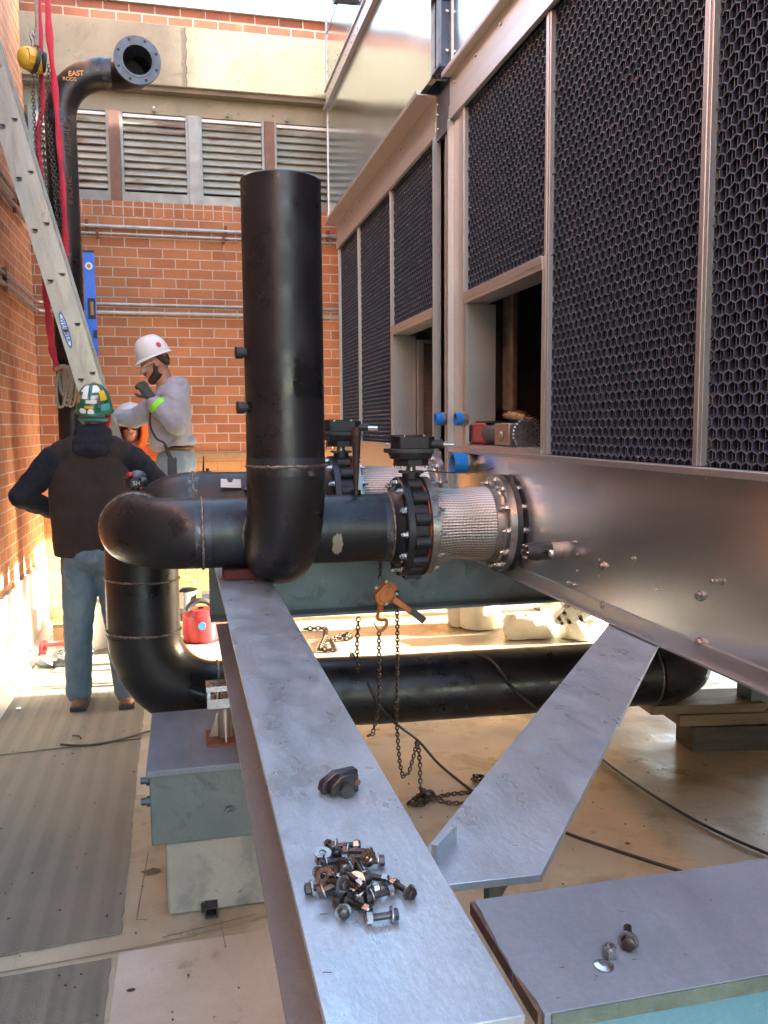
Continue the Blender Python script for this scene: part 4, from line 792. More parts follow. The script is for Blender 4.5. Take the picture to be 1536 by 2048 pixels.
# ------------------------------------------------------------------ valves and connectors
def boltring(t, x, cy_, cz, rb, n, side, r=0.0125, L=0.016, ph=0.13):
    for k in range(n):
        a = 2*math.pi*(k+ph)/n; c = V((x, cy_+rb*math.cos(a), cz+rb*math.sin(a)))
        m_ = MB(); bolt_mb(m_, c, (side, 0, 0), r, L, 0.003, rot=k*0.3); m_.cyl(c+V((side*0.019, 0, 0)), c+V((side*0.025, 0, 0)), r*0.55, seg=10); obj('flange_bolt', m_, 'zinc', t)
def valve_line(x0, cy_, cz, lab, sc_=1.0, grp='butterfly valves with hand gearboxes', far=False):
    t = thing('butterfly_valve', lab, 'valve', (x0+0.09, cy_, cz-0.22), grp)
    ax = (1, 0, 0); FR = 0.203
    m_ = MB(); m_.lathe([(RH+0.002, -0.028), (RH+0.02, -0.006), (0.16, 0), (0.165, 0.006), (FR-0.003, 0.006), (FR, 0.010), (FR, 0.034), (0.1, 0.034)], (x0, cy_, cz), ax, 64); obj('weld_neck_flange', m_, 'flange_black', t)
    m_ = MB(); m_.lathe([(0.1, 0.0345), (FR-0.018, 0.0345), (FR-0.018, 0.038), (0.1, 0.038)], (x0, cy_, cz), ax, 64); m_.torus((x0+0.037, cy_, cz), ax, FR-0.019, 0.0032, 64, 8); obj('gasket', m_, 'gasket_red', t)
    m_ = MB(); m_.lathe([(0.1, 0.0385), (0.168, 0.0385), (0.168, 0.100), (0.1, 0.100)], (x0, cy_, cz), ax, 64)
    for k in range(12):
        a = 2*math.pi*(k+0.5)/12; c = V((x0+0.039, cy_+0.176*math.cos(a), cz+0.176*math.sin(a))); m_.cyl(c, c+V((0.0605, 0, 0)), 0.026, seg=20)
    obj('lug_body', m_, 'cast_black', t)
    m_ = MB(); m_.lathe([(0.1, 0.1005), (FR-0.022, 0.1005), (FR-0.022, 0.104), (0.1, 0.104)], (x0, cy_, cz), ax, 64); m_.torus((x0+0.1025, cy_, cz), ax, FR-0.022, 0.0032, 64, 8); obj('gasket', m_, 'gasket_red', t)
    boltring(t, x0+0.0055, cy_, cz, 0.181, 12, -1)
    # neck, gearbox
    xm = x0+0.07
    m_ = MB(); m_.cyl((xm, cy_, cz+0.16), (xm, cy_, cz+0.222), 0.036, seg=24); m_.box((xm-0.045, cy_-0.03, cz+0.218), (xm+0.045, cy_+0.03, cz+0.228)); obj('neck', m_, 'cast_black', t)
    m_ = MB(); m_.cyl((xm, cy_, cz+0.215), (xm, cy_, cz+0.25), 0.022, 0.018, seg=24); obj('stem', m_, 'bolt_zinc', t)
    m_ = MB(); 
    m_.hexp((xm, cy_, cz+0.248), (xm, cy_, cz+0.276), 0.072, 8, 0.39); m_.cyl((xm, cy_, cz+0.276), (xm, cy_, cz+0.300), 0.086, 0.095, seg=8)
    m_.prism([(xm-0.098, cy_-0.06, cz+0.300), (xm-0.06, cy_-0.085, cz+0.300), (xm+0.075, cy_-0.085, cz+0.300), (xm+0.085, cy_-0.05, cz+0.300), (xm+0.085, cy_+0.07, cz+0.300), (xm-0.098, cy_+0.07, cz+0.300)], (0, 0, 0.018))
    m_.prism([(xm-0.062, cy_-0.07, cz+0.318), (xm+0.055, cy_-0.07, cz+0.318), (xm+0.088, cy_-0.045, cz+0.318), (xm+0.088, cy_+0.05, cz+0.318), (xm+0.04, cy_+0.075, cz+0.318), (xm-0.07, cy_+0.06, cz+0.318), (xm-0.085, cy_, cz+0.318)], (0, 0, 0.048))
    m_.cyl((xm, cy_, cz+0.366), (xm, cy_, cz+0.373), 0.055, seg=24); m_.box((xm-0.085, cy_-0.05, cz+0.365), (xm-0.03, cy_+0.03, cz+0.374)); obj('gearbox', m_, 'cast_black', t, bevel=0.002)
    m_ = MB(); m_.cyl((xm+0.07, cy_-0.04, cz+0.335), (xm+0.12, cy_-0.045, cz+0.335), 0.018, seg=16); obj('input_boss', m_, 'cast_black', t)
    m_ = MB(); m_.cyl((xm+0.11, cy_-0.045, cz+0.335), (xm+0.165, cy_-0.05, cz+0.333), 0.010, seg=16); m_.cyl((xm-0.10, cy_-0.03, cz+0.335), (xm-0.115, cy_-0.03, cz+0.335), 0.006, seg=10)
    for dx, dy in ((-0.05, -0.05), (0.05, -0.05), (0.06, 0.03), (-0.06, 0.02)): m_.hexp((xm+dx, cy_+dy, cz+0.2405), (xm+dx, cy_+dy, cz+0.2475), 0.008); m_.hexp((xm+dx*0.8, cy_+dy, cz+0.366), (xm+dx*.8, cy_+dy, cz+0.372), 0.006)
    obj('gearbox_fasteners', m_, 'zinc', t)
    m_ = MB(); m_.box((xm-0.035, cy_-0.03, cz-0.215), (xm+0.035, cy_+0.03, cz-0.175)); m_.hexp((xm-0.022, cy_-0.01, cz-0.2155), (xm-0.022, cy_-0.01, cz-0.222), 0.007); m_.hexp((xm+0.022, cy_-0.01, cz-0.2155), (xm+0.022, cy_-0.01, cz-0.222), 0.007); obj('bottom_cover', m_, 'cast_black', t)
    return t
def connector(x0, x1, cy_, cz, lab):
    t = thing('flexible_connector', lab, 'pipe connector', ((x0+x1)/2, cy_, cz-0.2), 'braided flexible pipe connectors'); ax = (1, 0, 0); FR = 0.203
    m_ = MB(); m_.lathe([(0.1, 0), (FR, 0), (FR, 0.027), (0.157, 0.027), (0.155, 0.033), (0.1, 0.033)], (x0, cy_, cz), ax, 64); obj('flange', m_, 'steel_plate', t)
    m_ = MB(); m_.lathe([(0.1, 0), (FR, 0), (FR, 0.027), (0.1, 0.027)], (x1-0.027, cy_, cz), ax, 64); obj('flange', m_, 'steel_plate', t)
    m_ = MB(); m_.lathe([(0.155, 0.028), (0.162, 0.030), (0.162, 0.045), (0.153, 0.047)], (x0, cy_, cz), ax, 48); obj('collar', m_, 'steel_plate', t); m_ = MB(); m_.lathe([(0.152, -0.068), (0.160, -0.066), (0.159, -0.038), (0.166, -0.028)], (x1, cy_, cz), ax, 48); obj('collar', m_, 'steel_plate', t)
    m_ = MB(); pr = []; n = 36
    for i in range(n+1):
        u = i/n; x = x0+0.040+(x1-x0-0.105)*u; pr.append((0.1555+0.0022*math.sin(u*9+1)-0.0035*math.sin(math.pi*u), x-(x0+x1)/2))
    m_.lathe(pr, ((x0+x1)/2, cy_, cz), ax, 96); o = obj('braid', m_, 'braid', t, origin=((x0+x1)/2, cy_, cz))
    for k in range(12):
        a = 2*math.pi*(k+0.13)/12
        for xx, sd in ((x0+0.0275, 1), (x1-0.0275, -1)):
            c = V((xx, cy_+0.181*math.cos(a), cz+0.181*math.sin(a))); m_ = MB(); bolt_mb(m_, c, (sd, 0, 0), 0.0125, 0.012, 0.003, rot=k); m_.cyl(c+V((sd*.015, 0, 0)), c+V((sd*.03, 0, 0)), 0.007, seg=10); obj('flange_bolt', m_, 'zinc', t)
    return t
valve_line(0.838, YH, ZH, 'front black butterfly valve with gearbox, on the pipe nearest the viewer')
connector(0.944, 1.294, YH, ZH, 'front braided steel flexible connector leading into the nearer tower')
tf_ = thing('tower_flange', 'black flange joining the front braided connector to the tower basin panel', 'flange', (1.31, YH, ZH-0.2))
m_ = MB(); m_.lathe([(0.1, 0), (0.203, 0), (0.203, 0.024), (0.1, 0.024)], (1.2945, YH, ZH), (1, 0, 0), 64); obj('disc', m_, 'flange_black', tf_)
for k in range(12):
    a = 2*math.pi*(k+0.13)/12; c = V((1.3188, YH+0.181*math.cos(a), ZH+0.181*math.sin(a))); m_ = MB(); bolt_mb(m_, c, (1, 0, 0), 0.0125, 0.008, 0.002); obj('flange_bolt', m_, 'zinc', tf_)
valve_line(0.662, 3.96, ZB, 'rear black butterfly valve, partly hidden behind the tall riser')
connector(0.768, 1.20, 3.96, ZB, 'rear braided steel flexible connector, behind the front valve')
# bull pin standing on header
m_ = MB(); p0 = on(712, 985, 1, YH); m_.cyl((p0.x, YH, ZH+RH-0.002), (p0.x, YH, ZH+RH+0.018), 0.020, seg=20); bp = thing('bull_pin', 'tapered rusty brown steel pin standing upright on the front header', 'pin', (p0.x, YH, ZH+RH)); obj('socket', m_, 'pipe_black', bp)
m_ = MB(); m_.tube([(p0.x, YH, ZH+RH+0.018), (p0.x+0.004, YH, ZH+RH+0.235)], [0.0085, 0.019], 20); q_ = 0; m_.cyl((p0.x+0.004, YH, ZH+RH+0.2345), (p0.x+0.005, YH, ZH+RH+0.268), 0.0225, 0.0185, 20); obj('pin', m_, 'pin_brown', bp)
# thin capillary wire at the front valve
m_ = MB(); m_.tube(spline([on(838, 950, 1, 3.36), on(852, 942, 1, 3.38), on(880, 944, 1, 3.5), on(930, 946, 1, 3.5), on(965, 942, 1, 3.45), on(988, 936, 1, 3.4)], 6), 0.0025, 6); single('wire', m_, 'cord', 'thin black capillary wire curving above the front braided connector', 'wire')
m_ = MB(); m_.box((0.142, 3.27, ZT+0.0005), (0.30, 3.42, ZT+0.041)); single('wood_block', m_, 'wood_red', 'dark red timber block wedged between long beam and front header', 'wood block', bevel=0.008)
# two way radio on the rear header
ra = thing('radio', 'small black two-way radio with a thin antenna standing behind the rear header', 'radio', (0.12, 4.12, ZB+0.08))
pr_ = on(410, 945, 1, 4.12); pt_ = on(407, 912, 1, 4.12)
m_ = MB(); m_.box((pr_.x-0.03, 4.10, pr_.z-0.08), (pr_.x+0.03, 4.14, pr_.z+0.006)); m_.cyl((pr_.x+0.012, 4.12, pr_.z+0.006), (pr_.x+0.012, 4.12, pr_.z+0.02), 0.008); obj('body', m_, 'rubber', ra, bevel=0.004)
m_ = MB(); m_.tube([(pr_.x-0.008, 4.12, pr_.z+0.004), (pt_.x, 4.12, pt_.z)], [0.005, 0.0025], 8); obj('antenna', m_, 'rubber', ra)

# ================================================================== FAR RISER
FY = 6.4; RF = 0.103; XF = -0.738
fp = thing('pipe', 'tall black pipe with an offset elbow and open flange, hanging in the sling', 'pipe', (XF, FY, 0.9))
ZE = 4.10; RE2 = 0.315; XO = -0.235
fe = on(275, 120, 1, FY-0.30)
m_ = MB(); m_.tube([(XF, FY, 0.5), (XF, FY, ZE-RE2)], RF, 48); obj('vertical_run', m_, 'pipe_black', fp)
m_ = MB(); m_.tube(arc((XF+RE2, FY, ZE-RE2), (-1, 0, 0), (0, 0, 1), RE2, 0, 90, 14) , RF+0.001, 48, caps=False); obj('elbow', m_, 'pipe_black', fp)
m_ = MB(); pa_ = [V((XF+RE2, FY, ZE))]
m_.tube(spline([(XF+RE2-0.02, FY, ZE), (XF+RE2+0.06, FY, ZE+0.003), (fe.x-0.09, FY-0.055, fe.z-0.0), (fe.x-0.02, FY-0.15, fe.z), (fe.x, FY-0.26, fe.z), (fe.x, FY-0.29, fe.z)], 6), RF, 48, caps=False); obj('offset_elbow', m_, 'pipe_black', fp)
m_ = MB(); m_.tube([(XF, FY, ZE-RE2-0.04), (XF, FY, ZE-RE2+0.03)], RF+0.0015, 48, caps=False); obj('weld_heat_band', m_, 'pipe_bare', fp); m_ = MB(); m_.tube([(XF+RE2-0.03, FY, ZE), (XF+RE2+0.035, FY, ZE)], RF+0.0018, 48, caps=False); obj('weld_heat_band', m_, 'pipe_bare', fp)
fd = V((0.10, -1, -0.03)).normalized(); fo = V((fe.x, FY-0.30, fe.z))
m_ = MB(); m_.lathe([(0.094, -0.28), (0.094, 0.004), (RF+0.004, 0.004), (RF+0.004, 0.0), (0.152, 0.0), (0.152, -0.026), (RF, -0.03)], fo, fd, 48); fl = obj('flange', m_, 'flange_bluegrey', fp)
u_, v_, _ = frame(fd); m_ = MB()
for k in range(8):
    a = 2*math.pi*(k+0.5)/8; c = fo+(u_*math.cos(a)+v_*math.sin(a))*0.131; m_.cyl(c+fd*0.0008, c+fd*0.0012, 0.0095, seg=16)
obj('bolt_hole', m_, 'dark_inside', fl); m_ = MB(); m_.cyl(fo-fd*0.26, fo-fd*0.255, 0.0935, seg=32); obj('bore', m_, 'dark_inside', fl)
el = on(150, 150, 1, FY-RF-0.004)
text('crayon_writing', 'EAST', 0.045, 'paint_orange', fp, on(152, 147, 1, FY-RF-0.012), (1, 0, 0.12), (0, 0, 1), 0.001, bold=0.001)
text('crayon_writing', 'RODS', 0.034, 'paint_orange', fp, on(139, 158, 1, FY-RF-0.012), (1, 0, 0.02), (0, 0, 1), 0.001)
text('stencil_writing', 'A53 SMLS', 0.05, 'chalk', fp, on(136, 280, 1, FY-RF-0.003), (0, 0, 1), (-1, 0, 0), 0.001)
text('stencil_writing', '8 SCH40', 0.05, 'rust', fp, on(140, 380, 1, FY-RF-0.003), (0, 0, 1), (-1, 0, 0), 0.001)

# ================================================================== RIGGING
ch = thing('chain_hoist', 'yellow hand chain hoist hanging on a rope in front of the concrete beam', 'chain hoist', on(72, 115, 1, 6.15), 'chain hoists')
c = on(64, 118, 1, 6.15); c2 = on(86, 122, 1, 6.15)
m_ = MB(); m_.cyl(c+V((-0.045, -0.02, 0)), c+V((0.01, 0.03, 0)), 0.068, 0.080, 10); m_.ell(c+V((-0.03, -0.01, 0)), (0.06, 0.055, 0.07)); obj('body', m_, 'hoist_yellow', ch)
m_ = MB(); m_.cyl(c+V((0.012, 0.0, -0.005)), c+V((0.034, 0.01, -0.01)), 0.078, 0.078, 24); m_.cyl(c+V((0.062, 0.01, -0.01)), c+V((0.082, 0.015, -0.012)), 0.066, 0.060, 24); obj('chain_wheel', m_, 'rubber', ch)
m_ = MB(); m_.cyl(c+V((0.035, 0.01, -0.01)), c+V((0.061, 0.012, -0.01)), 0.074, 0.07, 24); obj('cover', m_, 'hoist_yellow', ch)
m_ = MB(); m_.tube(spline([c+V((0.005, 0, 0.07)), c+V((0.012, 0, 0.10)), c+V((0.0, 0, 0.14)), c+V((0.012, 0, 0.17)), c+V((0.022, 0, 0.14))], 5), 0.011, 10); obj('hook', m_, 'bolt_zinc', ch)
for pts in ([c+V((-0.005, 0, -0.07)), on(72, 300, 1, 6.15), on(82, 420, 1, 6.15), on(98, 470, 1, 6.15)], [c+V((0.025, 0, -0.07)), on(84, 260, 1, 6.12), on(96, 420, 1, 6.12), on(112, 520, 1, 6.12)],
            [c2+V((0.03, 0.05, 0)), on(93, 230, 1, 6.2), on(104, 330, 1, 6.2), on(118, 470, 1, 6.2), on(126, 560, 1, 6.2)], [on(100, 250, 1, 6.22), on(110, 340, 1, 6.22), on(120, 400, 1, 6.22), on(134, 540, 1, 6.22)]):
    m_ = MB(); chain_mb(m_, pts, 0.030, 0.0034, 0.0095); obj('chain', m_, 'chain', ch)
m_ = MB(); m_.tube([on(74, 62, 1, 6.15), on(71, -80, 1, 6.15)], 0.011, 10); m_.tube([on(73, 92, 1, 6.15), on(73, 60, 1, 6.15)], [0.016, 0.014], 10); single('rope', m_, 'rope', 'tan rope holding the yellow chain hoist, running up out of view', 'rope')
def ribbon(pts, ws, name, mat, label):
    S = spline(pts, 8); n = len(S); q = MB(); vs = []
    rr = random.Random(2)
    for i, p in enumerate(S):
        w_ = ws[0]+(ws[1]-ws[0])*i/(n-1); w_ *= 1+0.18*math.sin(i*0.9)+rr.uniform(-.06, .06); tw = 0.5*math.sin(i*0.35)
        for k in range(8):
            a = 2*math.pi*k/8; x = w_/2*math.cos(a); y = 0.011*math.sin(a)*(1+0.5*math.sin(i*1.3+k))
            vs.append(p + V((x*math.cos(tw)-y*math.sin(tw), x*math.sin(tw)+y*math.cos(tw), 0)))
    q.add(vs, [(i*8+k, i*8+(k+1) % 8, (i+1)*8+(k+1) % 8, (i+1)*8+k) for i in range(n-1) for k in range(8)])
    return single(name, q, mat, label, 'lifting sling', 'red lifting slings', ang=60)
ribbon([on(93, -60, 1, 6.1), on(98, 60, 1, 6.1), on(110, 180, 1, 6.1), on(120, 300, 1, 6.1), on(128, 420, 1, 6.1), on(132, 520, 1, 6.15), on(138, 600, 1, 6.2)], (0.042, 0.036), 'lifting_sling', 'sling', 'bright red lifting sling hanging in front of the tall flanged pipe')
ribbon([on(77, -60, 1, 6.25), on(79, 60, 1, 6.25), on(84, 200, 1, 6.25), on(76, 280, 1, 6.22), on(84, 380, 1, 6.2), on(92, 460, 1, 6.2), on(90, 560, 1, 6.1), on(98, 640, 1, 6.1), on(105, 700, 1, 6.1), on(116, 742, 1, 6.1)], (0.036, 0.048), 'lifting_sling', 'sling', 'darker crumpled red sling to the left, ending above the coiled rope')
m_ = MB(); rr = random.Random(8)
for k in range(9):
    xx = 118+k*3.2; a = on(xx, 732+abs(k-4)*2, 1, 6.12+0.01*k); b = on(xx+rr.uniform(-3, 3), 795+rr.uniform(-12, 16), 1, 6.10+0.01*k)
    m_.tube(spline([a, a.lerp(b, .5)+V((rr.uniform(-.02, .02), 0, 0)), b, b+V((0.018, 0.01, -0.012)), b+V((0.034, 0.01, 0.01)), a.lerp(b, .4)+V((0.045, 0.01, 0)), a+V((0.028, 0.01, 0.01))], 6), 0.009, 8)
m_.tube(spline([on(112, 738, 1, 6.08), on(126, 732, 1, 6.04), on(142, 738, 1, 6.08)], 5), 0.013, 8)
single('rope_coil', m_, 'rope', 'bundle of grey coiled rope hung beside the ladder', 'rope')

# ladder leaning on left wall
ld = thing('ladder', 'tall aluminium extension ladder leaning on the left brick wall', 'ladder', (0.04, 5.75, 0))
LA = on(180, 780, 1, 5.6); LB_ = on(26, 280, 1, 5.6); ldir = (LB_-LA).normalized(); foot = LA - ldir*(LA.z/ldir.z); top = foot+ldir*4.55
side = V((0, 1, 0)).cross(ldir).normalized(); side = side if side.x > 0 else -side
wdt = 0.142
def rail(y, off, w_, L0, L1, flange=1):
    q = MB(); a = foot+ldir*L0; b = foot+ldir*L1; c = (a+b)/2+side*off; c.y = y; L = (L1-L0)/2
    q.obox(c, ldir, side, (0, 1, 0), L, w_/2, 0.0018)
    for s_ in (-1, 1): q.obox(c+side*s_*w_/2+V((0, 0.012*1, 0)), ldir, side, (0, 1, 0), L, 0.002, 0.014)
    q.obox(c+side*0.0+V((0, -0.003, 0)), ldir, side, (0, 1, 0), L, 0.006, 0.0015)
    return obj('rail', q, 'aluminium', ld)
for y in (5.60, 5.98):
    rail(y, -0.032, 0.074, 0.0, 4.2); rail(y-0.012, 0.040, 0.066, 0.35, 4.62)
q = MB(); 
fc = foot+ldir*2.5+side*0.0765; fc.y = 5.602; q.obox(fc, ldir, side, (0, 1, 0), 2.1, 0.003, 0.016); obj('rail_flange', q, 'aluminium', ld)
q = MB()
for k in range(15):
    a = foot+ldir*(0.22+k*0.305)
    for off in (-0.032, 0.040):
        c = a+side*off+V((0, 0, 0.022 if off > 0 else 0)); c.y = 5.59
        if off < 0 or k > 0: q.cyl((c.x, 5.60, c.z), (c.x, 5.98, c.z), 0.014, seg=12)
        # D-shaped rung mouth with rolled lip
        dd = [V((c.x+0.017*math.cos(R(t)), 5.583, c.z+0.004+0.019*math.sin(R(t)))) for t in range(180, 361, 20)]
        d = MB(); d.tube(dd, 0.0028, 6, closed=True); lip = obj('rung_lip', d, 'aluminium', ld); holes = MB(); holes.prism(dd, (0, 0.0012, 0)); obj('rung_mouth', holes, 'dark_inside', lip)
obj('rungs', q, 'aluminium', ld)
# oval maker label
oc_ = on(131, 660, 1, 5.596); q = MB(); ring = [oc_+V((0, -0.002, 0))+ldir*(0.115*math.cos(2*math.pi*k/32))+side*(0.021*math.sin(2*math.pi*k/32)) for k in range(32)]; q.prism(ring, (0, -0.0008, 0)); lb_ = obj('label', q, 'label_blue', ld)
q = MB(); ring = [oc_+V((0, -0.003, 0))+ldir*(0.098*math.cos(2*math.pi*k/32))+side*(0.013*math.sin(2*math.pi*k/32)) for k in range(32)]; q.prism(ring, (0, -0.0008, 0)); obj('label_field', q, 'label_white', lb_)
text('label_writing', 'WERNER', 0.034, 'label_blue', lb_, oc_+V((0, -0.0045, 0)), -ldir, side, 0.0004, bold=0.0008, spacing=1.15)
# blue level strapped to the pipe
lv = thing('spirit_level', 'long bright blue spirit level standing upright against the tall flanged pipe', 'level', on(180, 720, 1, 6.25))
la = on(166, 505, 1, 6.25); lb2 = on(188, 505, 1, 6.25); lc = on(196, 742, 1, 6.25)
xm_ = (la.x+lb2.x)/2; dz = V((0.006, 0, -1)).normalized()
q = MB(); q.box((la.x, 6.235, lc.z), (lb2.x, 6.265, la.z)); obj('body', q, 'level_blue', lv)
q = MB(); q.box((la.x-0.002, 6.232, la.z+0.0005), (lb2.x+0.002, 6.268, la.z+0.012)); q.box((la.x+0.018, 6.2325, 2.42), (lb2.x-0.004, 6.2345, 2.56)); q.box((lb2.x-0.024, 6.2325, 2.29), (lb2.x+0.001, 6.2345, 2.345)); obj('vial_housing', q, 'rubber', lv)
q = MB(); q.cyl((xm_, 6.2348, on(178, 533, 1, 6.25).z), (xm_, 6.229, on(178, 533, 1, 6.25).z), 0.025, seg=24); obj('round_vial_ring', q, 'label_white', lv)
q = MB(); q.cyl((xm_, 6.2288, on(178, 533, 1, 6.25).z), (xm_, 6.2275, on(178, 533, 1, 6.25).z), 0.013, seg=20); obj('vial', q, 'cardboard', lv); q = MB(); q.cyl((xm_+0.008, 6.230, 2.445), (xm_+0.008, 6.230, 2.535), 0.012, seg=16); obj('vial', q, 'cardboard', lv)

# lever hoist hanging below the front valve, chains to the floor
lh = thing('lever_hoist', 'orange lever chain hoist with hook, hanging below the front valve', 'lever hoist', on(765, 1190, 1, 3.45), 'chain hoists')
LY = 3.42
def L_(x, y, dy=0.0): return on(x, y, 1, LY+dy)
q = MB(); c = L_(770, 1186); q.tube([L_(757, 1200, -.02), L_(782, 1172, -.02)], 0.036, 20, sx=1.0); 
ang = (L_(782, 1172)-L_(757, 1200)).normalized(); pr = V((0, 1, 0)).cross(ang).normalized()
body = MB()
ovl = []
for k in range(28):
    a = 2*math.pi*k/28; e = 0.020 if math.cos(a) > 0 else -0.020
    ovl.append(c+ang*(e+0.034*math.cos(a))+pr*(0.034*math.sin(a))+V((0, -0.03, 0)))
body.prism(ovl, (0, 0.06, 0)); ov2 = [c+(p-c-V((0, -0.03, 0)))*0.72+V((0, -0.036, 0)) for p in ovl]; body.prism(ov2, (0, 0.006, 0)); obj('body', body, 'hoist_orange', lh, bevel=0.004)
q = MB(); q.tube([p+V((0, -0.0075, 0)) for p in [c+(p-c-V((0, -0.03, 0)))*0.55 for p in ovl]][::2], 0.004, 6, closed=True)
for p in (L_(748, 1172), L_(768, 1160), L_(788, 1184), L_(768, 1204)): q.cyl(p+V((0, -0.034, 0)), p+V((0, -0.044, 0)), 0.006, seg=8)
q2 = [q]; obj('plate_screws', q, 'bolt_zinc', lh)
q = MB(); q.bar(L_(785, 1196, -.01), L_(820, 1222, -.02), 0.026, 0.05, up=(0, 1, 0)); obj('lever', q, 'hoist_orange', lh, bevel=0.004)
q = MB(); q.bar(L_(816, 1216, -.02), L_(848, 1241, -.03), 0.030, 0.044, up=(0, 1, 0)); obj('lever_grip', q, 'grip_grey', lh, bevel=0.005)
q = MB(); q.tube([L_(760, 1206), L_(761, 1224)], [0.016, 0.012], 12); q.tube(spline([L_(757, 1222), L_(755, 1236), L_(762, 1240), L_(772, 1240), L_(773, 1250), L_(764, 1260), L_(757, 1263)], 6), 0.0075, 10); q.tube([L_(748, 1246), L_(757, 1262)], 0.003, 8); obj('hook', q, 'hoist_orange', lh)
q = MB(); chain_mb(q, [L_(762, 1120), L_(760, 1158)], 0.020, 0.003, 0.0068); obj('chain', q, 'chain', lh)
q = MB(); chain_mb(q, [L_(758, 1264), L_(758, 1330), L_(758, 1400), L_(752, 1440), L_(745, 1468), L_(735, 1472)], 0.020, 0.003, 0.0068); obj('chain', q, 'chain', lh)
q = MB(); chain_mb(q, [L_(794, 1182, -.03), L_(795, 1300), L_(793, 1440), L_(797, 1500), L_(800, 1530), L_(806, 1553), L_(818, 1545), L_(828, 1510), L_(834, 1482)], 0.020, 0.003, 0.0068); obj('chain', q, 'chain', lh)
q = MB(); fl_ = lambda x, y: on(x, y, 2, 0.012)
chain_mb(q, [L_(836, 1482), L_(840, 1530, -.0), L_(841, 1575, -.02), fl_(846, 1588)], 0.022, 0.0034, 0.0075)
pile = [fl_(*p) for p in ((846, 1588), (858, 1600), (830, 1612), (815, 1608), (838, 1592), (862, 1604), (900, 1606), (935, 1610), (955, 1596), (940, 1584), (905, 1590), (870, 1600), (848, 1580), (835, 1600), (822, 1612), (845, 1610), (870, 1592))]
chain_mb(q, [p+V((0, 0, 0.006*(i % 3))) for i, p in enumerate(pile)], 0.024, 0.0036, 0.008)
pile = [fl_(*p) for p in ((955, 1596), (968, 1586), (985, 1562), (978, 1575), (960, 1566), (948, 1560), (958, 1552), (968, 1562), (952, 1570), (944, 1558), (964, 1556), (975, 1570))]
chain_mb(q, [p+V((0, 0, 0.01*(i % 3))) for i, p in enumerate(pile)], 0.022, 0.0034, 0.0075); q.ell(fl_(858, 1592)+V((0, 0, 0.01)), (0.03, 0.02, 0.02)); obj('chain', q, 'chain', lh)
cv = thing('hanging_chain', 'thin chain hanging left of the orange lever hoist', 'chain', on(715, 1240, 1, 3.7), 'loose chains')
q = MB(); chain_mb(q, [on(717, 1235, 1, 3.68), on(714, 1290, 1, 3.68), on(716, 1345, 1, 3.70)], 0.024, 0.0034, 0.008); obj('links', q, 'chain', cv)
cv = thing('loose_chain', 'loop of chain lying on the sunlit floor beyond the low pipe', 'chain', on(670, 1280, 2, 0), 'loose chains')
q = MB(); pts = [on(x, y, 2, 0.02) for x, y in ((608, 1258), (640, 1256), (652, 1258), (650, 1275), (640, 1298), (672, 1300), (662, 1280), (680, 1272), (700, 1268), (690, 1278), (706, 1276))]; chain_mb(q, pts, 0.045, 0.007, 0.016); obj('links', q, 'chain', cv)

# cables
def cable(label, pts, r):
    q = MB(); q.tube(spline(pts, 8), r, 8); return single('cable', q, 'cord', label, 'cable', 'black electrical cables')
RDz = ZF+RD
cable('black cable draped over the left end of the low pipe, ending at the chain heap', [on(700, 1322, 1, 4.2), (0.78, 3.97, RDz+0.004), on(735, 1366, 1, 3.80), on(775, 1432, 1, 3.74), on(835, 1480, 2, 0.12), on(880, 1530, 2, 0.05), on(955, 1590, 2, 0.010), on(990, 1608, 2, 0.01), on(1130, 1665, 2, 0.01), on(1200, 1690, 2, 0.01), on(1360, 1742, 2, 0.01), on(1480, 1775, 2, 0.01)], 0.0068)
cable('black cable looped over the low pipe and running to the lower right', [on(925, 1306, 1, 4.15), on(945, 1305, 1, 3.92), on(985, 1325, 1, 3.74), on(1030, 1380, 1, 3.71), on(1090, 1430, 1, 3.70), on(1150, 1470, 2, 0.02), on(1200, 1515, 2, 0.01), on(1290, 1580, 2, 0.01), on(1380, 1635, 2, 0.01), on(1460, 1675, 2, 0.01), on(1560, 1718, 2, 0.01)], 0.0068)
cable('short black cable curving over the walkway mat to the pedestal', [on(145, 1471, 2, 0.03), on(158, 1472, 2, 0.018), on(162, 1477, 2, 0.015)], 0.005)
cable('longer black cable end sweeping across the walkway mat towards the pedestal', [on(121, 1489, 2, 0.018), on(170, 1491, 2, 0.018), on(230, 1482, 2, 0.018), on(300, 1462, 2, 0.012), on(420, 1430, 2, 0.01)], 0.0062)
cable('thin cable on the far floor behind the man in the green helmet', [on(180, 1270, 2, 0.01), on(205, 1275, 2, 0.01), on(225, 1290, 2, 0.01), on(260, 1300, 2, 0.01)], 0.006)
# timber cribbing under the end elbow
for i, (a, b, h0, h1, lb) in enumerate((((2.50, 3.66), (2.98, 3.84), 0.0, 0.13, 'thick dark bottom timber of the cribbing under the low pipe'), ((2.44, 3.68), (3.05, 3.90), 0.131, 0.19, 'middle timber of the cribbing stack under the low pipe'), ((2.30, 3.72), (2.9, 3.98), 0.191, 0.238, 'top plank of the cribbing stack, directly under the low pipe'))):
    q = MB(); q.prism([(a[0], a[1]+0.08, h0), (b[0], a[1]-0.02, h0), (b[0]+0.02, b[1]-0.02, h0), (a[0]+0.02, b[1]+0.08, h0)], (0, 0, h1-h0)); single('timber_block', q, 'wood_dark' if i == 0 else 'wood', lb, 'timber', 'timbers stacked under the low pipe', bevel=0.004)

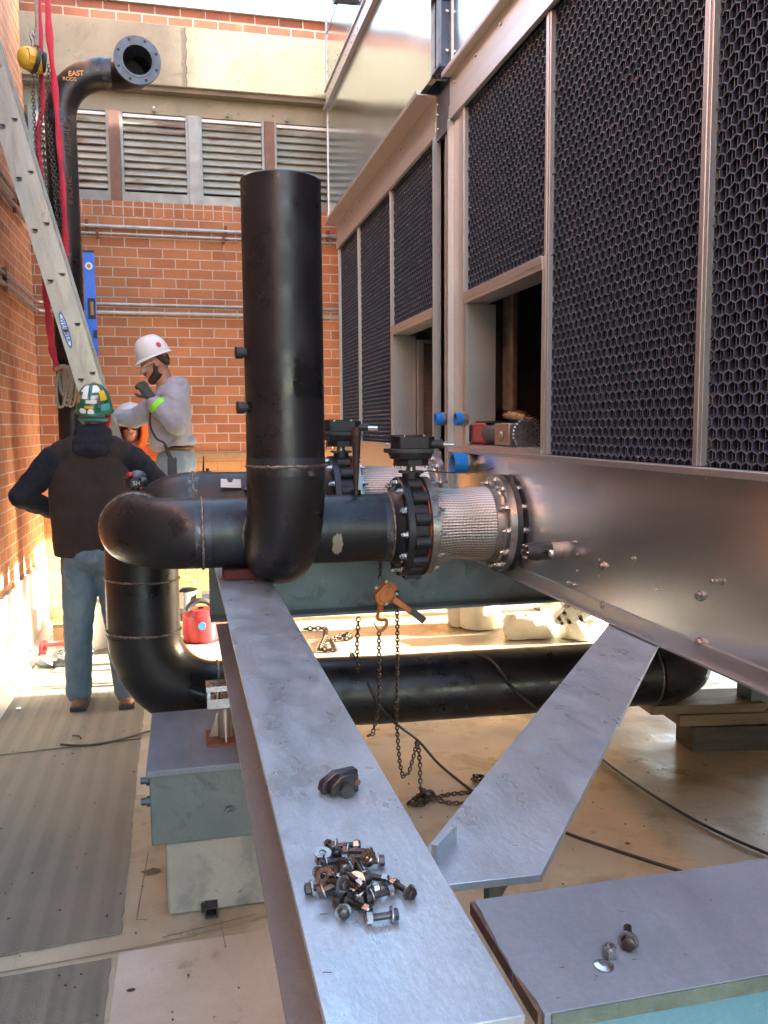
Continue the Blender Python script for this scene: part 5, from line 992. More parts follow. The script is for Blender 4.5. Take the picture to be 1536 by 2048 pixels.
# ================================================================== SMALL THINGS
# beam clamp on main beam
bcp = thing('beam_clamp', 'dark steel beam clamp with its set bolt lying on the long beam', 'beam clamp', (0.232, 1.335, ZT))
q = MB(); c = on(683, 1560, 2, ZT+0.018); ax1 = V((1, 0.25, 0)).normalized(); ax2 = V((-0.25, 1, 0))
def cp(a, b, z): return V((c.x, c.y, ZT)) + ax1*a + ax2*b + V((0, 0, z))
prof = [(-0.038, 0.006), (-0.034, 0.020), (-0.012, 0.033), (0.026, 0.033), (0.028, 0.030), (0.028, 0.003), (0.010, 0.003), (0.010, 0.014), (-0.016, 0.014), (-0.020, 0.006), (-0.030, 0.002)]
q.prism([cp(a, -0.004, z) for a, z in prof][::-1], ax2*0.016)
q.prism([cp(a*0.75, -0.020, z) for a, z in prof][::-1], ax2*0.0155); obj('jaw', q, 'bolt_dark', bcp, bevel=0.0015)
q = MB(); h0 = cp(-0.002, -0.021, 0.011); hd = (ax2*-1+ax1*-0.2).normalized(); q.hexp(h0, h0+hd*0.010, 0.0115); q.cyl(h0-hd*0.01, h0, 0.0065, seg=12); obj('set_bolt', q, 'rubber', bcp)
q = MB(); q.cyl(cp(0.019, -0.0203, 0.018), cp(0.019, -0.0215, 0.018), 0.005, seg=14); obj('hole', q, 'rust', bcp)
# bolts on the beam
def hexbolt(L=0.040):
    t = bpy.data.objects.new('bolt', None); col.objects.link(t)
    r = 0.0085
    m_ = MB(); m_.hexp((0, 0, 0), (-0.0075, 0, 0), r); m_.cyl((-0.0075, 0, 0), (-0.0082, 0, 0), r*0.85, r*0.7, 12); m_.cyl((0, 0, 0), (L, 0, 0), 0.0048, seg=14); obj('shank', m_, 'bolt_dark', t)
    m_ = MB(); m_.lathe([(0.005, 0.0005), (0.0118, 0.0005), (0.0118, 0.0025), (0.005, 0.0025)], (0, 0, 0), (1, 0, 0.08), 24); obj('washer', m_, 'bolt_zinc', t)
    m_ = MB(); m_.hexp((L-0.011, 0, 0), (L-0.003, 0, 0), 0.0085, rot=0.3); m_.cyl((L-0.003, 0, 0), (L-0.0005, 0, 0), 0.0076, 0.0062, 20); obj('nut', m_, 'bolt_bright', t)
    return t
proto = hexbolt(); rb_ = random.Random(21)
spots_ = [(664, 1697, 100, 0), (692, 1692, -15, .0), (716, 1702, -20, 0), (640, 1735, 80, 0), (668, 1722, 10, 0), (700, 1722, 35, 1), (738, 1722, 170, 0), (682, 1742, 200, 1), (655, 1752, 60, 0), (722, 1745, 100, 1), (748, 1752, -30, 0),
          (642, 1773, 5, 0), (668, 1778, 0, 1), (700, 1770, 140, 1), (730, 1785, 10, 0), (760, 1788, 15, 0), (715, 1808, -50, 0), (680, 1812, 95, 0), (672, 1760, 120, 2), (705, 1752, 300, 2)]
for i, (x, y, rot, lay) in enumerate(spots_):
    b = proto if i == 0 else copy_tree(proto)
    p = on(x, y, 2, ZT+0.009+lay*0.012)
    b.location = p - V((math.cos(R(rot)), math.sin(R(rot)), 0))*0.014
    b.rotation_euler = (rb_.uniform(0, 1), rb_.uniform(-0.10, 0.10) + (0.25 if lay else 0)*rb_.choice((-1, 1)), R(rot))
    b.scale = (0.86, 0.86, 0.86)
    tag(b, 'small hex bolt with nut and washer in the heap of bolts on the long beam', 'bolt', 'bolts heaped on the long beam')
for (x, y, rot, lb) in ((740, 1838, 0, 'bolt lying sideways at the near end of the heap, nut to the left'), (806, 1778, 120, 'bolt with two washers lying apart to the right of the heap')):
    b = copy_tree(proto); p = on(x, y, 2, ZT+0.0088)
    b.rotation_euler = (0.3, 0, R(180 if rot == 0 else -62+180)); b.location = p + V((0.028 if rot == 0 else 0.006, 0.002 if rot == 0 else -0.010, 0)); tag(b, lb, 'bolt', 'bolts heaped on the long beam')
# extra washers in the heap
q = MB()
wp = MB(); wp.lathe([(0.0052, 0), (0.0118, 0), (0.0118, 0.002), (0.0052, 0.002), (0.0052, 0)], (0, 0, 0), (0, 0, 1), 24)
wpo = obj('washer', wp, 'bolt_bright')
for i in range(9):
    b = wpo if i == 0 else wpo.copy()
    if i: col.objects.link(b)
    b.location = on(rb_.uniform(645, 745), rb_.uniform(1700, 1800), 2, ZT+0.016+0.004*(i % 3)); b.rotation_euler = (rb_.uniform(-1.2, 1.2), rb_.uniform(-1, 1), 0)
    tag(b, 'loose washer lying in the heap of bolts', 'washer', 'loose washers in the bolt heap')
# lone bolt, nut, washer on the right beam
b = copy_tree(proto); p = on(1253, 1880, 2, ZT+0.0088); b.location = p+V((0.0, -0.004, 0)); b.rotation_euler = (0.2, 0.06, R(62)); b.scale = (0.8, 1.0, 1.0); tag(b, 'lone hex bolt lying on the purplish beam in the lower right corner', 'bolt')
for c_o in list(b.children):
    if c_o.name.startswith('nut'): bpy.data.objects.remove(c_o)
p = on(1218, 1912, 2, ZT); q = MB(); q.hexp(p+V((0, 0, 0.0005)), p+V((0, 0, 0.0095)), 0.0085); q.lathe([(0.0074, 0.0095), (0.0070, 0.0125), (0.0050, 0.0125), (0.0046, 0.004)], p, (0, 0, 1), 24); single('nut', q, 'bolt_zinc', 'lone lock nut standing on the purplish beam between bolt and washer', 'nut')
p = on(1208, 1933, 2, ZT); q = MB(); q.lathe([(0.0058, 0.0008), (0.0105, 0.0004), (0.0108, 0.0018), (0.0058, 0.0040), (0.0058, 0.0008)], p, (0.05, -0.05, 1), 32); single('washer', q, 'zinc', 'lone shiny washer on the purplish beam nearest its front edge', 'washer')
# grinder in the opening
gr = thing('angle_grinder', 'red and grey cordless grinder with a wire cup brush in the tower opening', 'grinder', on(1005, 884, 0, XT+0.06))
gx = XT+0.06; gp = lambda x, y: on(x, y, 0, gx); z0 = 1.588
a = gp(950, 870); b = gp(983, 870); c = gp(1010, 872); d = gp(1042, 874)
zc_ = z0+0.052
q = MB(); q.box((gx-0.04, b.y, z0+0.004), (gx+0.04, a.y, z0+0.10)); o = obj('battery', q, 'red_tool', gr, bevel=0.012)
q = MB(); q.box((gx-0.042, a.y-0.06, z0+0.012), (gx+0.042, a.y-0.03, z0+0.09)); q.box((gx-0.03, a.y-0.1, z0+0.101), (gx+0.03, a.y-0.28, z0+0.108)); obj('battery_band', q, 'rubber', gr)
q = MB(); q.tube([(gx, b.y+0.01, zc_), (gx, b.y-0.05, zc_), (gx, c.y, zc_)], [0.048, 0.042, 0.046], 20); obj('grip', q, 'grip_grey', gr)
q = MB(); q.box((gx-0.05, d.y+0.02, z0+0.002), (gx+0.04, c.y, z0+0.098)); q.cyl((gx-0.05, (c.y+d.y)/2, zc_-0.01), (gx-0.062, (c.y+d.y)/2, zc_-0.01), 0.022); obj('gear_head', q, 'pipe_galv', gr, bevel=0.012)
q = MB(); q.cyl((gx, d.y+0.02, zc_), (gx, d.y-0.03, zc_), 0.022); q.cyl((gx, d.y-0.03, zc_), (gx, d.y-0.055, zc_), 0.052, 0.060, 28)
for k in range(28):
    a2 = 2*math.pi*k/28; q.cyl((gx+0.056*math.cos(a2), d.y-0.05, zc_+0.056*math.sin(a2)), (gx+0.068*math.cos(a2), d.y-0.085, zc_+0.068*math.sin(a2)), 0.004, seg=5)
obj('wire_brush', q, 'bolt_zinc', gr)
# wet vac seen beyond the pipes
vb = on(398, 1290, 2, 0); vy = vb.y
VY = 6.75
vac = thing('vacuum', 'red and black workshop vacuum on the floor behind the low elbow', 'vacuum', (vb.x, VY, 0))
vx = on(402, 1250, 1, VY).x
zf_ = on(400, 1280, 1, VY).z; zt_ = on(400, 1213, 1, VY).z
q = MB(); q.lathe([(0.05, zf_), (0.13, zf_+0.005), (0.145, zf_+0.06), (0.14, zt_-0.06), (0.10, zt_-0.015), (0.03, zt_-0.01)], (vx, VY, 0), (0, 0, 1), 28); obj('tank', q, 'red_tool', vac)
q = MB(); q.tube(arc((vx, VY-0.06, zt_-0.05), (-1, 0, 0), (0, 0, 1), 0.11, 20, 160, 10), 0.022, 10); obj('handle', q, 'rubber', vac); q = MB(); q.cyl((vx, VY, 0.001), (vx, VY, zf_+0.001), 0.15, 0.13, 24); obj('base', q, 'rubber', vac)
q = MB(); q.cyl((vx+0.005, VY-0.143, (zf_+zt_)/2+0.01), (vx+0.005, VY-0.15, (zf_+zt_)/2+0.01), 0.030, seg=20); obj('badge', q, 'label_blue', vac)
# bucket
bx = on(374, 1200, 1, 7.1); bk = thing('bucket', 'dark steel bucket beyond the pipes, left of the long beam', 'bucket', (bx.x, 7.1, 0))
zr = on(374, 1180, 1, 7.1).z; q = MB(); q.lathe([(0.02, zr-0.24), (0.085, zr-0.24), (0.115, zr), (0.119, zr+0.004), (0.112, zr), (0.08, zr-0.22)], (bx.x-0.03, 7.1, 0), (0, 0, 1), 28); obj('pail', q, 'grip_grey', bk)
q = MB(); q.tube(arc((bx.x-0.03, 7.1, zr), (-1, 0, 0), (0, 0, 1), 0.115, 10, 170, 10), 0.003, 6); obj('bail', q, 'conduit', bk)
q = MB(); q.box((bx.x-0.20, 6.95, 0.0), (bx.x+0.12, 7.3, max(0.03, zr-0.242))); single('wooden_crate', q, 'cardboard', 'low wooden crate under the dark bucket', 'crate', bevel=0.01)
p = on(416, 1190, 1, 7.1); q = MB(); q.box((p.x-0.05, 7.0, p.z-0.038), (p.x+0.14, 7.15, p.z-0.001)); q.box((p.x-0.05, 7.0, p.z-0.001), (p.x+0.12, 7.13, p.z+0.028)); q.box((p.x+0.03, 7.04, 0.0), (p.x+0.06, 7.08, p.z-0.036)); single('tool_tray', q, 'flange_bluegrey', 'small grey tool stand left of the long beam beyond the pipes', 'tool stand')
# bin and box left
p = on(196, 1235, 1, 6.75); wb = thing('bucket', 'white plastic bucket half hidden between the man and the drop pipe', 'bucket', (p.x, 6.75, 0)); q = MB(); q.lathe([(0.02, 0.002), (0.12, 0.002), (0.145, 0.36), (0.15, 0.37), (0.14, 0.36), (0.1, 0.02)], (p.x, 6.75, 0), (0, 0, 1), 28); obj('pail', q, 'white_plastic', wb)
p = on(62, 1275, 2, 0); px_, py_ = XL+0.22, 6.95
q = MB(); q.box((px_-0.09, py_-0.10, 0.013), (px_+0.10, py_+0.12, 0.14)); q.add([(px_-0.09, py_-0.10, 0.141), (px_+0.10, py_-0.10, 0.141), (px_+0.11, py_-0.2, 0.19), (px_-0.08, py_-0.2, 0.19)], [(0, 1, 2, 3)]); single('cardboard_box', q, 'cardboard', 'open cardboard box on the floor at the left wall', 'box')
q = MB(); q.box((-0.82, 7.0, 0.0), (-0.62, 7.15, 0.22)); single('cardboard_box', q, 'cardboard', 'tall cardboard box on the floor just left of the standing man', 'box')
tl = thing('tool_pile', 'heap of hand tools with a red grip on the floor by the left wall', 'tools', (XL+0.2, 6.45, 0)); rr = random.Random(4)
q = MB()
for i in range(22):
    x = XL+0.12+rr.random()*0.26; y = 6.25+rr.random()*0.3; a = rr.uniform(-1, 1); q.bar((x, y, 0.02+0.05*rr.random()), (x+0.11*math.cos(a), y+0.11*math.sin(a), 0.02+0.06*rr.random()), 0.02, 0.016)
obj('steel_tools', q, 'zinc', tl)
q = MB(); q.bar((XL+0.10, 6.5, 0.10), (XL+0.33, 6.45, 0.12), 0.04, 0.03); q.bar((XL+0.10, 6.5, 0.02), (XL+0.12, 6.48, 0.13), 0.04, 0.04); obj('red_grips', q, 'red_tool', tl)
q = MB(); q.ell((XL+0.20, 6.3, 0.03), (0.12, 0.10, 0.04)); q.ell((XL+0.30, 6.25, 0.02), (0.10, 0.07, 0.03)); obj('tool_bag', q, 'grip_grey', tl)
# bags beyond low pipe
for (x, y, sx, sy, h_, lb) in ((968, 1262, 0.17, 0.14, 0.34, 'upright pale bucket wrapped in a bag on the far floor under the towers'), (1065, 1280, 0.19, 0.14, 0.18, 'crumpled white bag on the far floor, right of the wrapped bucket'), (925, 1256, 0.10, 0.10, 0.16, 'small crumpled bag left of the wrapped bucket'), (1175, 1282, 0.17, 0.13, 0.17, 'crumpled white bag farthest right under the tower edge'), (1120, 1262, 0.12, 0.1, 0.24, 'white bag leaning between the larger bags under the tower')):
    p = on(x, y, 2, 0); q = MB(); n = 26; rr = random.Random(x); pts = []
    prf = [(0.6, 0), (0.98, 0.04), (1.0, 0.3), (0.95, 0.7), (0.9, 0.95), (0.6, 1.0), (0.05, 1.0)]
    vs = []; fs = []
    for i, (r_, hh) in enumerate(prf):
        for k in range(n):
            a = 2*math.pi*k/n; f_ = r_*(1+(0.02 if x == 968 else 0.16)*math.sin(3*a+hh*4+x)+rr.uniform(-.05, .05)); vs.append((p.x+sx*f_*math.cos(a), p.y+0.1+sy*f_*math.sin(a), h_*hh*(1+rr.uniform(-.05, .05))+0.004))
    fs = [(i*n+k, i*n+(k+1) % n, (i+1)*n+(k+1) % n, (i+1)*n+k) for i in range(len(prf)-1) for k in range(n)]
    q.add(vs, fs); single('wrapped_bag', q, 'bag_white', lb, 'bag', 'pale bags on the far floor', ang=60)
# far flange under the tower
p = on(1170, 1225, 1, 4.7); q = MB(); q.lathe([(0.03, 0), (0.20, 0), (0.20, -0.03), (0.12, -0.03), (0.12, -0.25)], (p.x, 4.7, p.z+0.02), (0.2, -0.6, -0.8), 40)
for k in range(12): 
    u_, v_, dd = frame(V((0.2, -0.6, -0.8))); q.cyl(V((p.x, 4.7, p.z+0.02))+(u_*math.cos(k*0.5236)+v_*math.sin(k*0.5236))*0.17, V((p.x, 4.7, p.z+0.02))+(u_*math.cos(k*0.5236)+v_*math.sin(k*0.5236))*0.17+dd*0.02, 0.014, seg=8)
single('outlet_flange', q, 'steel_plate', 'round bolted steel outlet flange under the far edge of the tower', 'flange')
# square tube and scrap on floor
q = MB(); c = on(423, 1832, 2, 0); 
for dx in (0,): 
    q.box((c.x-0.022, c.y-0.02, 0.0045), (c.x+0.022, c.y+0.03, 0.010)); q.box((c.x-0.022, c.y-0.02, 0.036), (c.x+0.022, c.y+0.03, 0.041)); q.box((c.x-0.022, c.y-0.02, 0.010), (c.x-0.017, c.y+0.03, 0.036)); q.box((c.x+0.017, c.y-0.02, 0.010), (c.x+0.022, c.y+0.03, 0.036)); q.box((c.x-0.034, c.y-0.005, 0.02), (c.x-0.0225, c.y+0.02, 0.04))
single('steel_offcut', q, 'rubber', 'small black square tube offcut on the floor in front of the pedestal', 'offcut')
q = MB(); c = on(262, 1981, 2, 0.004); q.ell((c.x, c.y, 0.006), (0.013, 0.007, 0.003)); single('scrap', q, 'rubber', 'small black scrap on the pale floor near the bottom edge', 'scrap')
q = MB(); c = on(303, 1745, 2, 0.0); q.add([(c.x+0.035*math.cos(a*.7)*(1+.3*math.sin(a*2)), c.y+0.022*math.sin(a*.7)*(1+.2*math.cos(a*3)), 0.0045) for a in range(9)], [tuple(range(9))]); struct('floor_stain', q, 'wood')
q = MB(); c = on(38, 1424, 2, 0.0); q.hexp((c.x, c.y, 0.012), (c.x, c.y, 0.024), 0.014); single('nut', q, 'zinc', 'bright nut lying alone on the walkway mat at the left', 'nut')
q = MB(); c = on(1255, 1688, 2, 0.0); q.ell((c.x, c.y, 0.003), (0.011, 0.009, 0.002)); struct('floor_spot', q, 'rust')

# ================================================================== PEOPLE
def limb(mb, pts, rs_):
    for i in range(len(pts)-1): mb.cap(pts[i], pts[i+1], rs_[i], rs_[i+1])
    return mb
def hand(mb, wrist, dirn, palm_n, s=1.0, curl=0.9):
    """palm + four curled fingers of different length + thumb"""
    d = V(dirn).normalized(); n = V(palm_n).normalized(); n = (n-d*n.dot(d)).normalized(); u = d.cross(n).normalized(); w0 = V(wrist)
    for k, o in enumerate((-0.027, -0.009, 0.009, 0.027)): mb.cap(w0+u*o*0.6*s, w0+d*0.085*s+u*o*s, 0.014*s, 0.012*s, 10)
    for k, (o, L) in enumerate(((-0.030, 0.062), (-0.010, 0.074), (0.010, 0.070), (0.029, 0.055))):
        p = w0+d*0.088*s+u*o*s; a = 0.35; 
        for j, f in enumerate((0.42, 0.33, 0.25)):
            dd = (d*math.cos(a)+n*math.sin(a)); q_ = p+dd*L*f*s; mb.cap(p, q_, (0.0098-0.001*j)*s, (0.0092-0.001*j)*s, 10); p = q_; a += curl*(0.75 if j == 0 else 1.0)
    p = w0+d*0.03*s+u*0.030*s; q_ = p+(u*0.7+d*0.6+n*0.5).normalized()*0.036*s; mb.cap(p, q_, 0.0125*s, 0.011*s, 10); mb.cap(q_, q_+(d*0.8+n*0.6-u*0.1).normalized()*0.03*s, 0.0105*s, 0.009*s, 10)
    return mb
def head(mb, c, fwd, up, s=1.0, neck=None):
    """head centred on c, facing fwd: cranium, jaw, nose, brow, lips, ears, neck"""
    f = V(fwd).normalized(); u = V(up).normalized(); r = f.cross(u).normalized(); u = r.cross(f).normalized(); c = V(c)
    m3 = Matrix((r, f, u)).transposed(); P = lambda a, b, z: c+(r*a+f*b+u*z)*s
    mb.ell(P(0, -0.010, 0.030), (0.076*s, 0.095*s, 0.088*s), rot=m3); mb.ell(P(0, 0.022, -0.035), (0.060*s, 0.066*s, 0.075*s), rot=m3)
    mb.ell(P(0, 0.052, -0.088), (0.036*s, 0.030*s, 0.026*s), rot=m3); mb.cap(P(-0.045, 0.0, -0.06), P(-0.012, 0.06, -0.088), 0.024*s, 0.02*s); mb.cap(P(0.045, 0.0, -0.06), P(0.012, 0.06, -0.088), 0.024*s, 0.02*s)
    mb.cap(P(0, 0.090, 0.012), P(0, 0.108, -0.024), 0.009*s, 0.014*s); mb.ell(P(0, 0.098, -0.028), (0.018*s, 0.013*s, 0.010*s), rot=m3)
    mb.cap(P(-0.034, 0.082, 0.026), P(0.034, 0.082, 0.026), 0.012*s); mb.cap(P(-0.016, 0.086, -0.055), P(0.016, 0.086, -0.055), 0.009*s); mb.cap(P(-0.014, 0.084, -0.066), P(0.014, 0.084, -0.066), 0.009*s)
    for sd in (-1, 1): mb.ell(P(sd*0.038, 0.074, -0.010), (0.022*s, 0.014*s, 0.016*s), rot=m3); mb.ell(P(sd*0.078, -0.005, -0.005), (0.010*s, 0.020*s, 0.032*s), rot=m3)
    if neck is not None: mb.cap(P(0, -0.02, -0.06), neck, 0.056*s, 0.062*s)
    return P, m3
def hardhat(name, parent, P, m3, mat, s=1.0, brim=1, tilt=0):
    """shell with ridge, all-round lip and a peak towards the face"""
    q = MB(); n = 40; vs = []; rows = 12; 
    for i in range(rows+1):
        a = math.pi/2*i/rows
        for k in range(n):
            b = 2*math.pi*k/n; x = 0.112*math.cos(b); y = 0.138*math.sin(b); rr_ = math.cos(a)**0.75 if i < rows else 0.02
            rid = 0.006*max(0, 1-abs(x*rr_)/0.02)*(1 if i > 3 else 0)
            vs.append(P(x*rr_, y*rr_-0.006, 0.045+0.108*math.sin(a)+rid))
    q.add(vs, [(i*n+k, i*n+(k+1) % n, (i+1)*n+(k+1) % n, (i+1)*n+k) for i in range(rows) for k in range(n)] + [tuple(range(rows*n, rows*n+n))])
    sh = obj(name, q, mat, parent, ang=60)
    q = MB(); o_, i_ = [], []
    for k in range(n):
        b = 2*math.pi*k/n; pk = max(0, math.sin(b))**1.5*0.036; i_.append(P(0.111*math.cos(b), 0.137*math.sin(b)-0.006, 0.047)); o_.append(P((0.122+pk*0.15)*math.cos(b), (0.148+pk)*math.sin(b)-0.006, 0.040-pk*0.25))
    q.add(i_+o_+[p-(P(0, 0, 0.004)-P(0, 0, 0)) for p in o_]+[p-(P(0, 0, 0.004)-P(0, 0, 0)) for p in i_], [(k, (k+1) % n, n+(k+1) % n, n+k) for k in range(n)] + [(n+k, n+(k+1) % n, 2*n+(k+1) % n, 2*n+k) for k in range(n)] + [(2*n+k, 2*n+(k+1) % n, 3*n+(k+1) % n, 3*n+k) for k in range(n)])
    obj('brim', q, mat, sh, ang=60); return sh
def sticker(parent, P, az, el_, w_, h_, mat, name='sticker', off=0.0):
    """patch following the helmet shell; az degrees from the face direction clockwise, el_ up the shell"""
    q = MB(); n = 6; vs = []
    for i in range(n+1):
        for k in range(n+1):
            e = R(el_)+(i/n-0.5)*h_/0.12; b = R(90-az)+(k/n-0.5)*w_/0.125/max(0.3, math.cos(R(el_))**0.75); rr_ = max(0.02, math.cos(e))**0.75*1.012
            if 'round' in name:
                dx, dy = (i/n-0.5)*2, (k/n-0.5)*2; m2 = max(abs(dx), abs(dy)); l = math.hypot(dx, dy); sc2 = m2/l if l > 0 else 1
                e = R(el_)+dx*sc2*0.5*h_/0.12; b = R(90-az)+dy*sc2*0.5*w_/0.125/max(0.3, math.cos(R(el_))**0.75); rr_ = max(0.02, math.cos(e))**0.75*1.012
            vs.append(P(0.112*math.cos(b)*rr_, 0.138*math.sin(b)*rr_-0.006, 0.0455+(0.109+off)*math.sin(e)*1.01))
    q.add(vs, [(i*(n+1)+k, i*(n+1)+k+1, (i+1)*(n+1)+k+1, (i+1)*(n+1)+k) for i in range(n) for k in range(n)]); return obj('sticker', q, mat, parent)

# --- man with the green helmet, back to us
Y1p = 5.22; o1 = lambda x, y, dy=0.0: on(x, y, 1, Y1p+dy)
p1 = thing('person', 'man seen from behind in brown vest, jeans and stickered green hard hat', 'person', (-0.51, Y1p, 0), 'pipe fitters')
hc = V((-0.485, Y1p+0.03, 1.755)); b = MB(); P1, M1 = head(b, hc, (0.10, 1, 0.22), (0, -0.2, 1), 1.06, neck=V((-0.50, Y1p, 1.60)))
hip = [V((-0.60, Y1p, 0.93)), V((-0.42, Y1p, 0.93))]; kn = [V((-0.625, Y1p-0.02, 0.50)), V((-0.395, Y1p-0.01, 0.50))]; an = [V((-0.643, Y1p+0.03, 0.10)), V((-0.365, Y1p, 0.10))]
shL, shR = V((-0.72, Y1p, 1.49)), V((-0.28, Y1p, 1.48)); elL, elR = V((-0.905, Y1p-0.02, 1.29)), V((-0.085, Y1p+0.02, 1.28)); wrL, wrR = V((-0.72, Y1p+0.24, 1.16)), V((-0.26, Y1p+0.28, 1.16))
limb(b, [V((-0.50, Y1p, 1.5)), V((-0.51, Y1p, 1.0))], [0.10, 0.12]); 
for s_, e_, w_ in ((shL, elL, wrL), (shR, elR, wrR)): limb(b, [V((-0.5, Y1p, 1.47)), s_, e_, w_], [0.07, 0.05, 0.038, 0.028]); hand(b, w_, (V((-0.5, Y1p+0.34, 1.12))-w_), (0, -1, 0))
for h_, k_, a_ in zip(hip, kn, an): limb(b, [V((-0.51, Y1p, 1.0)), h_, k_, a_], [0.1, 0.075, 0.05, 0.038])
organic('body', b, 'skin', p1, 0.009, 3)
q = MB()   # hoodie: sleeves and hood
for s_, e_, w_ in ((shL, elL, wrL), (shR, elR, wrR)): limb(q, [V((-0.5+(s_.x+0.5)*0.45, Y1p+0.01, 1.50)), s_, e_, w_], [0.085, 0.090, 0.068, 0.052])
limb(q, [V((-0.50, Y1p+0.02, 1.46)), V((-0.51, Y1p+0.02, 1.15))], [0.09, 0.11])
q.ell((-0.492, Y1p-0.03, 1.645), (0.108, 0.105, 0.060)); q.ell((-0.495, Y1p-0.045, 1.600), (0.128, 0.110, 0.055)); q.ell((-0.50, Y1p-0.10, 1.560), (0.108, 0.06, 0.060)); organic('hoodie', q, 'navy_cloth', p1, 0.010, 3, 0.018, 0.05)
q = MB()   # vest
for (x, z, rx, ry) in ((-0.50, 1.50, 0.235, 0.115), (-0.505, 1.42, 0.262, 0.140), (-0.51, 1.32, 0.262, 0.150), (-0.51, 1.20, 0.245, 0.150), (-0.51, 1.08, 0.240, 0.150), (-0.512, 1.00, 0.240, 0.150), (-0.512, 0.955, 0.232, 0.145)):
    pass
q.tube([(-0.50, Y1p, 1.56), (-0.50, Y1p, 1.50), (-0.505, Y1p, 1.42), (-0.51, Y1p, 1.30), (-0.512, Y1p-0.005, 1.16), (-0.512, Y1p, 1.04), (-0.512, Y1p, 0.93)], [0.105, 0.132, 0.150, 0.155, 0.150, 0.148, 0.143], 28, sx=1.62)
q.cap((-0.66, Y1p, 1.52), (-0.35, Y1p, 1.52), 0.095); q.cap((-0.60, Y1p-0.02, 1.55), (-0.40, Y1p-0.02, 1.55), 0.09)
organic('vest', q, 'vest_brown', p1, 0.011, 8, 0.014, 0.12)
q = MB()
for h_, k_, a_ in zip(hip, kn, an): limb(q, [V((-0.51, Y1p, 0.97)), h_+V((0, 0, -0.04)), k_, a_+V((0, 0, 0.0))], [0.135, 0.112, 0.083, 0.074])
q.ell((-0.51, Y1p-0.02, 0.93), (0.185, 0.135, 0.12)); organic('jeans', q, 'denim', p1, 0.010, 3, 0.018, 0.05)
for a_ in an:
    q = MB(); q.cap(a_+V((0, -0.045, -0.055)), a_+V((0, 0.17, -0.062)), 0.043, 0.042); q.cap(a_+V((0, 0, -0.01)), a_+V((0, 0.0, 0.06)), 0.05, 0.05); bo = organic('boot', q, 'leather', p1, 0.008, 3)
    q = MB(); q.prism([V((a_.x+dx, a_.y+dy, 0.011)) for dx, dy in ((-0.045, -0.09), (0.045, -0.09), (0.052, 0.12), (0.03, 0.215), (-0.03, 0.215), (-0.052, 0.12))], (0, 0, 0.026)); obj('sole', q, 'rubber', bo, bevel=0.004)
q = MB(); q.tube(arc((-0.512, Y1p, 0.93), (1, 0, 0), (0, 1, 0), 0.2, 0, 360, 24)[:-1], 0.001, 4, closed=True)
P1b = P1; P1 = lambda a, b_, z: P1b(a*0.86, b_*0.88-0.004, (z-0.045)*1.30+0.030)
h1 = hardhat('hard_hat', p1, P1, M1, 'helmet_green')
for az, el_, w_, h_, mt, nm in ((180, 62, 0.115, 0.055, 'label_white', 'r'), (168, 36, 0.075, 0.022, 'aluminium', 'r'), (176, 26, 0.075, 0.016, 'white_plastic', 'r'), (200, 44, 0.04, 0.05, 'label_white', 'r'), (130, 40, 0.05, 0.055, 'label_yellow', 'r'), (128, 12, 0.08, 0.03, 'label_teal', 'r'), (205, 5, 0.055, 0.026, 'label_white', 'round'), (178, 3, 0.045, 0.032, 'label_white', 'round'), (230, 30, 0.05, 0.04, 'cardboard', 'r'), (184, 14, 0.06, 0.012, 'label_yellow', 'r'), (150, 22, 0.03, 0.045, 'aluminium', 'round')):
    sticker(h1, P1, az, el_, w_, h_, mt, nm)
q = MB(); q.tube([P1(0.09*math.cos(t)*1.04, 0.108*math.sin(t), 0.02-0.012*abs(math.cos(t))) for t in [R(a) for a in range(200, 350, 15)]], 0.013, 8); obj('head_band', q, 'label_teal', h1)
q = MB(); q.tube([P1(0.075+0.01, -0.03, 0.035), P1(0.083, -0.045, 0.0), P1(0.07, -0.055, -0.045), P1(0.045, -0.07, -0.06)], 0.02, 8); obj('red_liner', q, 'red_tool', h1)

# --- man in grey hoodie, profile to the left
Y2p = 5.9; o2 = lambda x, y, dy=0.0: on(x, y, 1, Y2p+dy)
ZF2 = 0.50
p2 = thing('person', 'bearded man in grey hoodie and white hard hat, gloved fist at his chin', 'person', (-0.08, Y2p, ZF2), 'pipe fitters')
hc = o2(310, 728); hc = V((hc.x, Y2p, hc.z)); b = MB(); P2, M2 = head(b, hc, (-1, -0.10, -0.40), (-0.30, 0, 1), 0.97, neck=o2(332, 775))
sho = o2(352, 800, -0.19); shf = o2(318, 812, 0.17); elb = o2(352, 846, -0.24); wrs = o2(303, 800, -0.20)
elf = o2(268, 838, 0.20); wrf = o2(222, 832, 0.16); pel = o2(352, 925); pel.y = Y2p; chest = o2(338, 830)
limb(b, [o2(336, 800), chest, pel], [0.09, 0.12, 0.12]); limb(b, [o2(336, 800), sho, elb, wrs], [0.07, 0.05, 0.04, 0.028]); limb(b, [o2(336, 800), shf, elf, wrf], [0.07, 0.05, 0.04, 0.028])
hand(b, wrf, wrf-elf, (0, -1, 0))
hp = [V((pel.x-0.01, Y2p-0.10, pel.z)), V((pel.x-0.03, Y2p+0.10, pel.z))]; kn2 = [V((pel.x-0.07, Y2p-0.11, 0.98)), V((pel.x-0.12, Y2p+0.10, 0.98))]; an2 = [V((pel.x-0.12, Y2p-0.11, ZF2+0.10)), V((pel.x-0.16, Y2p+0.11, ZF2+0.10))]
for h_, k_, a_ in zip(hp, kn2, an2): limb(b, [pel, h_, k_, a_], [0.1, 0.075, 0.05, 0.038])
organic('body', b, 'skin', p2, 0.0075, 3)
